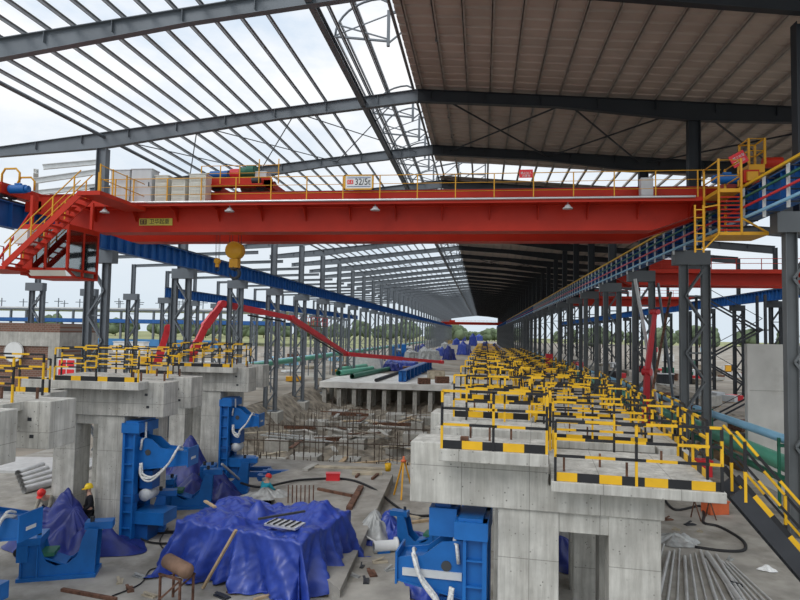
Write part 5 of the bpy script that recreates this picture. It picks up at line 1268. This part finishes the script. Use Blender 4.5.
# ---- pipelines on racks
def pipeline(x, z, r, mt, y0, y1, lab):
    m = MB().tube((0, y0, 0), (0, y1, 0), r, 18); o = m.build('pipeline', M[mt], loc=(x, 0, z)); tag(o, lab, 'pipeline')
    y = y0 + 6
    for k in range(5):
        MB().tube((0, y, 0), (0, y + .25, 0), r * 1.04, 18).build('pipe_joint', M['rust'] if k in (0, 1) else M[mt], o); y += 13
    return o
pipeline(12.55, H - 4.15, .19, 'cyan', 20, 190, 'light blue pipeline running beside the covered-side columns')
pipeline(12.9, H - 5.3, .36, 'green', 18, 190, 'thick green pipeline running below the light blue pipeline')
pipeline(13.0, H - 6.05, .16, 'dgreen', 18, 120, 'thin dark green pipeline right below the thick green one')
pipeline(-27.5, H - 4.3, .36, 'green', 40, 300, 'thick green pipeline outside along the open side')
pipeline(-30.5, H - 4.46, .2, 'cyan', 48, 300, 'light blue pipeline outside along the open side')
sp = None
for k in range(12):
    if sp is None:
        t = thing('pipe_support', None, 'pipe support', (12.75, 28, 0)); sp = t
        for x in (-.45, .55): MB().box(x - .05, x + .05, -.05, .05, -.6, 2.9).build('leg', M['dgreen'], t)
        MB().box(-.5, .6, -.06, .06, 1.22, 1.33).build('crossbar', M['dgreen'], t)
        MB().box(-.5, .2, -.06, .06, 2.52, 2.65).build('crossbar', M['dgreen'], t)
    else: t = clone(sp, loc=(12.75, 28 + 10.5 * k, 0))
    t['label'] = f'green pipe support beside the covered-side columns, {ORD[k]} from the camera'
sp = None
for k in range(12):
    if sp is None:
        t = thing('pipe_support', None, 'pipe support', (-29, 46, 0)); sp = t
        for x in (-2, 2): MB().box(x - .07, x + .07, -.07, .07, -1.0, 2.3).build('leg', M['steel2'], t)
        MB().box(-2.1, 2.1, -.1, .1, 2.2, 2.33).build('crossbar', M['steel2'], t)
    else: t = clone(sp, loc=(-29, 46 + 10.5 * k, 0))
    t['label'] = f'grey pipe support outside the open side, {ORD[k]} from the camera'

# ---- concrete pump booms
def boom(name, lab, pts, w, mt='red2', taper=.6):
    t = thing(name, lab, 'pump boom', pts[0]); b = Vector(pts[0])
    for i in range(len(pts) - 1):
        p, q = Vector(pts[i]) - b, Vector(pts[i + 1]) - b; f = 1 - (1 - taper) * i / max(1, len(pts) - 2)
        d = (q - p).normalized(); MB().bar(p, p.lerp(q, .55), w * f * .8, w * f).bar(p.lerp(q, .5), q, w * f * .66, w * f * .8).build('boom_section', M[mt], t)
        s = d.cross(Vector((0, 0, 1))); s = s.normalized() if s.length > .01 else Vector((1, 0, 0))
        MB().tube(q - s * w * .55, q + s * w * .55, w * .5 * f, 12).build('boom_joint', M['red2'], t)
        if i < len(pts) - 2: MB().tube(p.lerp(q, .35) - Vector((0, 0, w * .8)), p.lerp(q, .9) - Vector((0, 0, w * .7)), w * .12, 8).build('hydraulic_ram', M['dsteel'], t)
    return t
g0 = pd(186, 372, 56)
boom('concrete_pump_boom', 'long folding red concrete pump boom reaching over the pit onto the stage', [pd(188, 362, 56), pd(206, 325, 57), pd(222, 304, 58), pd(291, 318, 66), pd(347, 354, 76), pd(441, 362, 86)], .72, taper=.7)
p = pd(222, 303, 58)
o = boom('concrete_pump_boom', 'lowest red pump boom arm standing up in front of the second lattice column', [pd(141, 424, 50), pd(155, 370, 50.5), pd(168, 328, 51)], .62, taper=1)
o = MB().box(-1.3, 1.3, -3.6, 3.6, .3, 1.2).build('pump_truck', M['red2'], loc=(pd(187, 375, 56).x, pd(187, 375, 56).y + 2, -1.0)); 
t = o; tag(o, 'red pump truck bed standing outside behind the piers', 'truck')
for s in (-1.1, 1.1):
    for y in (-2.6, -1.4, 2.4): MB().tube((s - .18, y, .0 + .55), (s + .18, y, .55), .55, 16).build('wheel', M['rubber'], o)
MB().box(-1.25, 1.25, 3.7, 5.6, .5, 3.0).build('cabin', M['white'], o); MB().box(-.5, .5, -1.2, 0, 1.2, 2.4).build('boom_turret', M['red2'], o)
a, b_ = pd(648, 430, 44), pd(653, 318, 44)
boom('concrete_pump_boom', 'upright folded red pump boom beyond the blue pipeline, at the third column', [pd(645, 455, 39.5), pd(647, 372, 40), pd(655, 312, 40.5)], .5, taper=.75)

# ---- red work platform hung on the open-side columns
c = py(331, 326, zgl(5) - 4); t = thing('work_platform_hanging', 'red railed work platform high up between the open-side lattice columns', 'platform', (XL + .2, zgl(4) + 1.2, c.z))
MB().box(-1.0, 1.0, 0, 8.0, -.12, 0).build('platform_floor', M['rust'], t)
for y in (0, 2.7, 5.4, 8.0):
    for x in (-1, 1): MB().box(x - .03, x + .03, y - .03, y + .03, 0, 1.1).build('post', M['red2'], t)
for x in (-1, 1): MB().box(x - .03, x + .03, 0, 8, 1.05, 1.12).box(x - .02, x + .02, 0, 8, .5, .55).build('guard_rail', M['red2'], t)
# ---- precast wall panel and earth beyond the pipes
p, q = pg(747, 520, -1), None
o = MB().box(0, 9.0, 0, .35, -.7, H - .25).build('precast_wall_panel', M['panel'], loc=(py(747, 346, 33.5).x, 33.5, 0), bevel=.02); tag(o, 'tall pale precast concrete wall panel standing beyond the pipelines', 'wall panel', kind='thing')
MB().box(.1, 8.9, -.02, 0, 4.4, 4.43).build('panel_joint', M['conc2'], o)
def mound(lab, u, v, z, rx, ry, h, seed, mt='earth'):
    g = pg(u, v, z); heap('earth_mound', lab, M[mt], (g.x, g.y, z), rx, ry, ((0, 0, h, rx * .5), (rx * .3, .1, h * .7, rx * .35)), seed, folds=5, amp=h * .12, cat='mound', group=None)
M['soil'] = mat('brown soil', (.26, .17, .10), .95, 0, .3, 1.2, .5)
mound('heap of brown soil in front of the precast wall panel', 728, 462, -.6, 4.5, 3.0, 1.6, 61, 'soil')
mound('low dark heap of rubble beyond the blue pipeline', 690, 415, -.6, 5, 4, 1.2, 62, 'mud')
mound('long low rubble heap far beyond the covered-side columns', 650, 395, -.6, 8, 5, 1.6, 63, 'mud')
g = pg(715, 440, -.6); o = MB().tube((-3, 0, .35), (4, -1, .35), .35, 12).build('black_pipe', M['rubber'], loc=g); tag(o, 'black plastic pipe lying at the foot of the soil heap', 'pipe')
# clutter beyond the covered-side columns
clut = [(665, 384, 'dsteel', 2.4, 1.6, 'dark machine block beyond the upright red boom'), (640, 372, 'red2', 1.6, 1.4, 'red equipment box beyond the covered aisle'), (668, 362, 'white', 3.0, 2.2, 'white site hut beyond the covered aisle'), (690, 366, 'dgreen', 3.2, 1.4, 'green covered stack beyond the covered aisle'), (612, 368, 'cab', 2.2, 1.2, 'grey box far beyond the covered-side columns'), (705, 352, 'cyan', 5, 2.5, 'pale blue site hut in the far distance, covered side'), (655, 352, 'red2', 3.6, 2.4, 'red truck body in the far distance, covered side'), (728, 372, 'amber', 1.6, 1.6, 'amber machine beyond the stair tower')]
for k, (u, v, mt, w_, h_, lab) in enumerate(clut):
    g = pg(u, v, -.6); t = thing('site_box', lab, 'site equipment', (g.x, g.y, -.6), .2 * k)
    MB().box(-w_ / 2, w_ / 2, -w_ / 3, w_ / 3, .15, h_).build('box_body', M[mt], t, bevel=.05); MB().box(-w_ / 2 - .1, w_ / 2 + .1, -w_ / 3 - .1, w_ / 3 + .1, h_, h_ + .12).build('box_roof', M['cab'], t); MB().box(-w_ / 2.2, w_ / 2.2, -w_ / 3.3, w_ / 3.3, 0, .15).build('skid', M['dsteel'], t)
    MB().box(-.3, .3, -w_ / 3 - .04, -w_ / 3, .2, h_ * .8).build('door', M['dsteel'], t)
# stair tower against daylight
t = thing('stair_tower', 'dark steel zigzag stair outside beyond the precast wall panel', 'stair', (py(735, 440, 58).x, 58, -.6), kind='thing')
for x in (-2.6, 2.6):
    for y in (0, 1.6): MB().box(x - .1, x + .1, y - .1, y + .1, 0, 11.5).build('post', M['dsteel'], t)
for k in range(4):
    a, b = (-2.4, 2.4) if k % 2 == 0 else (2.4, -2.4)
    for y in (.1, 1.4): MB().bar((a, y, k * 2.8), (b, y, k * 2.8 + 2.8), .06, .15).build('stringer', M['dsteel'], t)
    MB().bar((a, .1, k * 2.8 + 1), (b, .1, k * 2.8 + 3.8), .05, .05).build('handrail', M['dsteel'], t)
    MB().box(min(b, b * 1.1) - .4, max(b, b * 1.1) + .4, 0, 1.6, k * 2.8 + 2.75, k * 2.8 + 2.85).build('landing', M['dsteel'], t)

# ---- brick building, pump-side clutter outside the open side
bx = py(60, 330, 47).x
t = thing('brick_building', 'brown brick building with grey concrete bands behind the piers, at the picture edge', 'building', (bx, 47, -1))
zt = py(30, 323, 47).z + 1
MB().box(-26, 0, 0, 5, 0, zt - 1.0).build('brick_wall', M['brick'], t); MB().box(-26.1, .1, -.12, 5, zt - 1.9, zt - .75).build('ring_beam', M['conc2'], t); MB().box(-26, 0, 0, 5, zt - .75, zt).build('parapet', M['brick'], t); MB().box(-.9, .05, -.1, .3, 0, zt - 1.9).build('corner_pier', M['conc2'], t)
p = py(14, 352, 46.7)
o = MB().tube((0, .1, 0), (0, -.1, 0), .82, 28).tube((0, -.1, 0), (0, -.14, 0), .86, 28, cap=False).build('round_white_disc_hanging', M['white'], loc=p); tag(o, 'round white disc hanging on the brick building', 'disc')
p = py(67, 364, 44); t = thing('notice_board', 'red and white notice board behind the piers, beside the brick building', 'board', (p.x, 44, -1))
MB().box(-.75, .75, -.05, .05, p.z - .1, p.z + 1.5).build('board_face', M['white'], t)
for j in range(2):
    for i in range(2): MB().box(-.65 + i * .7, -.05 + i * .7, -.08, -.05, p.z + .05 + j * .7, p.z + .6 + j * .7).build('red_panel', M['signred'], t)
for x in (-.6, .6): MB().box(x - .05, x + .05, 0, .08, 0, p.z + 1.5).build('post', M['dsteel'], t)
p = pg(131, 352, -1.0); t = thing('site_hut', 'white flat site hut outside by the blue hoarding', 'hut', (p.x, p.y, -1), .1)
MB().box(-5, 5, -2, 2, 0, 3.2).build('hut_body', M['white'], t); MB().box(-5.2, 5.2, -2.2, 2.2, 3.2, 3.5).build('hut_roof', M['cab'], t)
for x in (-3.2, -.8, 2.2): MB().box(x, x + 1.2, -2.04, -1.98, 1.2, 2.4).build('window_pane', M['dark'], t)
def excavator(lab, u, v, rz, s=1.0):
    p = pg(u, v, -1.0); t = thing('excavator', lab, 'excavator', (p.x, p.y, -1), rz)
    for y in (-1.2 * s, 1.2 * s): MB().prism([(-1.9 * s, .15 * s), (-1.6 * s, 0), (1.6 * s, 0), (1.9 * s, .15 * s), (1.9 * s, .7 * s), (1.6 * s, .9 * s), (-1.6 * s, .9 * s), (-1.9 * s, .7 * s)], 'y', y - .3 * s, y + .3 * s).build('track', M['dsteel'], t)
    MB().box(-2.0 * s, 1.2 * s, -1.2 * s, 1.2 * s, 1.0 * s, 2.0 * s).build('upper_body', M['amber'], t); MB().box(.0, 1.3 * s, .1 * s, 1.15 * s, 2.0 * s, 3.0 * s).build('cabin', M['dark'], t)
    MB().bar((1.1 * s, -.3 * s, 1.6 * s), (3.6 * s, -.3 * s, 4.6 * s), .4 * s, .6 * s).bar((3.6 * s, -.3 * s, 4.6 * s), (5.6 * s, -.3 * s, 3.6 * s), .4 * s, .5 * s).build('boom', M['amber'], t)
    MB().bar((5.6 * s, -.3 * s, 3.7 * s), (5.9 * s, -.3 * s, 1.4 * s), .3 * s, .4 * s).build('dipper_arm', M['amber'], t); MB().prism([(5.5 * s, .6 * s), (6.4 * s, .7 * s), (6.3 * s, 1.5 * s), (5.7 * s, 1.5 * s)], 'y', -.8 * s, .2 * s).build('bucket', M['dsteel'], t)
excavator('yellow excavator working outside between the lattice columns', 180, 360, 2.6); excavator('second yellow excavator outside, closer to the white site hut', 150, 366, .4, .9); excavator('far yellow excavator outside past the white site hut', 205, 352, 1.0)
M['hoard'] = mat('blue hoarding', (.06, .22, .46), .5, 0, .06, .3)
for k in range(4):
    x0 = -190 + k * 20; o = MB().box(0, 19.8, -.1, .1, 0, 3.2).build('hoarding_panel', M['hoard'], loc=(x0, 250, -1)); tag(o, f'blue site hoarding panel in the far field, {ORD[k]} from the picture edge', 'hoarding', 'far blue hoardings')
# scattered material outside the open side
rnd = random.Random(21); cols = ['cab', 'ply', 'rust', 'cyan', 'white', 'blue', 'conc2', 'amber']
for k in range(60):
    x = rnd.uniform(-70, -26) ; y = rnd.uniform(45, 190)
    if x < -30 and y < 62: y += 25
    s = rnd.uniform(.6, 2.0); h = rnd.uniform(.3, 1.6); t = thing('material_stack', 'stack of building material lying outside on the ground beyond the open side', 'material stack', (x, y, -1), rnd.uniform(0, 3), 'material stacks outside', kind='thing')
    MB().box(-s, s, -s * .6, s * .6, .12, h + .12).build('load', M[cols[k % 8]], t)
    for xx in (-s * .7, s * .7): MB().box(xx - .1, xx + .1, -s * .6, s * .6, 0, .12).build('bearer', M['wood'], t)
for k in range(80):
    x = rnd.uniform(15.5, 60); y = rnd.uniform(48, 170); s = rnd.uniform(.5, 1.6); h = rnd.uniform(.3, 1.4); t = thing('material_stack', 'stack of building material on the ground in the covered aisle and beyond', 'material stack', (x, y, -.6), rnd.uniform(0, 3), 'material stacks in the aisle', kind='thing')
    MB().box(-s, s, -s * .6, s * .6, .12, h + .12).build('load', M[('dsteel', 'rust', 'cab', 'mud', 'dgreen', 'red2', 'conc2')[k % 7]], t)
    for xx in (-s * .7, s * .7): MB().box(xx - .1, xx + .1, -s * .6, s * .6, 0, .12).build('bearer', M['wood'], t)
# ---- distant steel hall under construction on the horizon
t = thing('distant_steel_hall', 'distant unfinished steel hall with blue beams and white roof on the horizon', 'building', (0, 300, -1))
xs = [-330 + 9.0 * k for k in range(26)]
rf = MB().box(-335, -98, 0, 60, 17.5, 18.2).build('roof_deck', M['white'], t)
MB().box(-335, -98, -1, -.2, 10.5, 12.4).build('runway_beam', M['bluebeam'], t); MB().box(-335, -98, 30, 31, 10.5, 12.4).build('runway_beam', M['bluebeam'], t)
MB().box(-335, -98, -1, -.5, 16.6, 17.5).build('fascia', M['steel2'], t)
cm = None
for k, x in enumerate(xs):
    if cm is None: o = MB().box(-.45, .45, -.5, .5, 0, 17.5).build('column', M['steel2'], t); cm = o
    else: o = clone(cm, parent=t)
    o.location = (x, 0, 0)
cm = None
for k in range(30):
    if cm is None: o = MB().box(-.2, .2, -.2, .2, 18.2, 23.5).box(-2.5, 2.5, -.15, .15, 21.5, 21.9).build('roof_mast', M['steel2'], t); cm = o
    else: o = clone(cm, parent=t)
    o.location = (-330 + 7.7 * k, (k * 7) % 40, 0)
# ---- trees on the horizon
tm = []
for s in range(3):
    m = MB(); rs = random.Random(70 + s)
    for b in range(9):
        cx_, cy_, cz_, r = rs.uniform(-3, 3), rs.uniform(-3, 3), rs.uniform(4.5, 10), rs.uniform(2.0, 3.6)
        n = 12
        def fn(u, v, cx_=cx_, cy_=cy_, cz_=cz_, r=r):
            a, e = u * 2 * PI, (v - .5) * PI; k = r * (1 + .25 * N3(math.cos(a) * 2 + b, math.sin(a) * 2, e * 2 + s))
            return (cx_ + k * math.cos(a) * math.cos(e), cy_ + k * math.sin(a) * math.cos(e), cz_ + k * math.sin(e))
        m.grid(n, 8, fn)
    tm.append(m.mesh('crown', M['leaf']))
trunk = MB().tube((0, 0, 0), (0, 0, 7), .35, 8, r2=.2).mesh('trunk', M['rust'])
rnd = random.Random(31); k = 0
for band, (n, xa_, xb_, ya_, yb_, sc0) in enumerate(((60, -420, -20, 520, 700, 1.25), (26, -40, 45, 640, 760, .95), (60, 60, 520, 330, 620, 1.1))):
    for j in range(n):
        x = xa_ + (xb_ - xa_) * (j + rnd.random() * .8) / n; y = rnd.uniform(ya_, yb_); s = sc0 * rnd.uniform(.8, 1.35)
        t = thing('tree', ('far green tree on the horizon behind the distant steel hall', 'far green tree seen through the open end of the hall', 'far green tree on the horizon beyond the covered aisle')[band], 'tree', (x, y, -1.0), rnd.uniform(0, 6), 'trees on the horizon')
        t.scale = (s, s, s)
        for nm, me in (('crown', tm[j % 3]), ('trunk', trunk)):
            o = bpy.data.objects.new(nm, me); C.objects.link(o); o.parent = t; CH.setdefault(t.name, []).append(o)
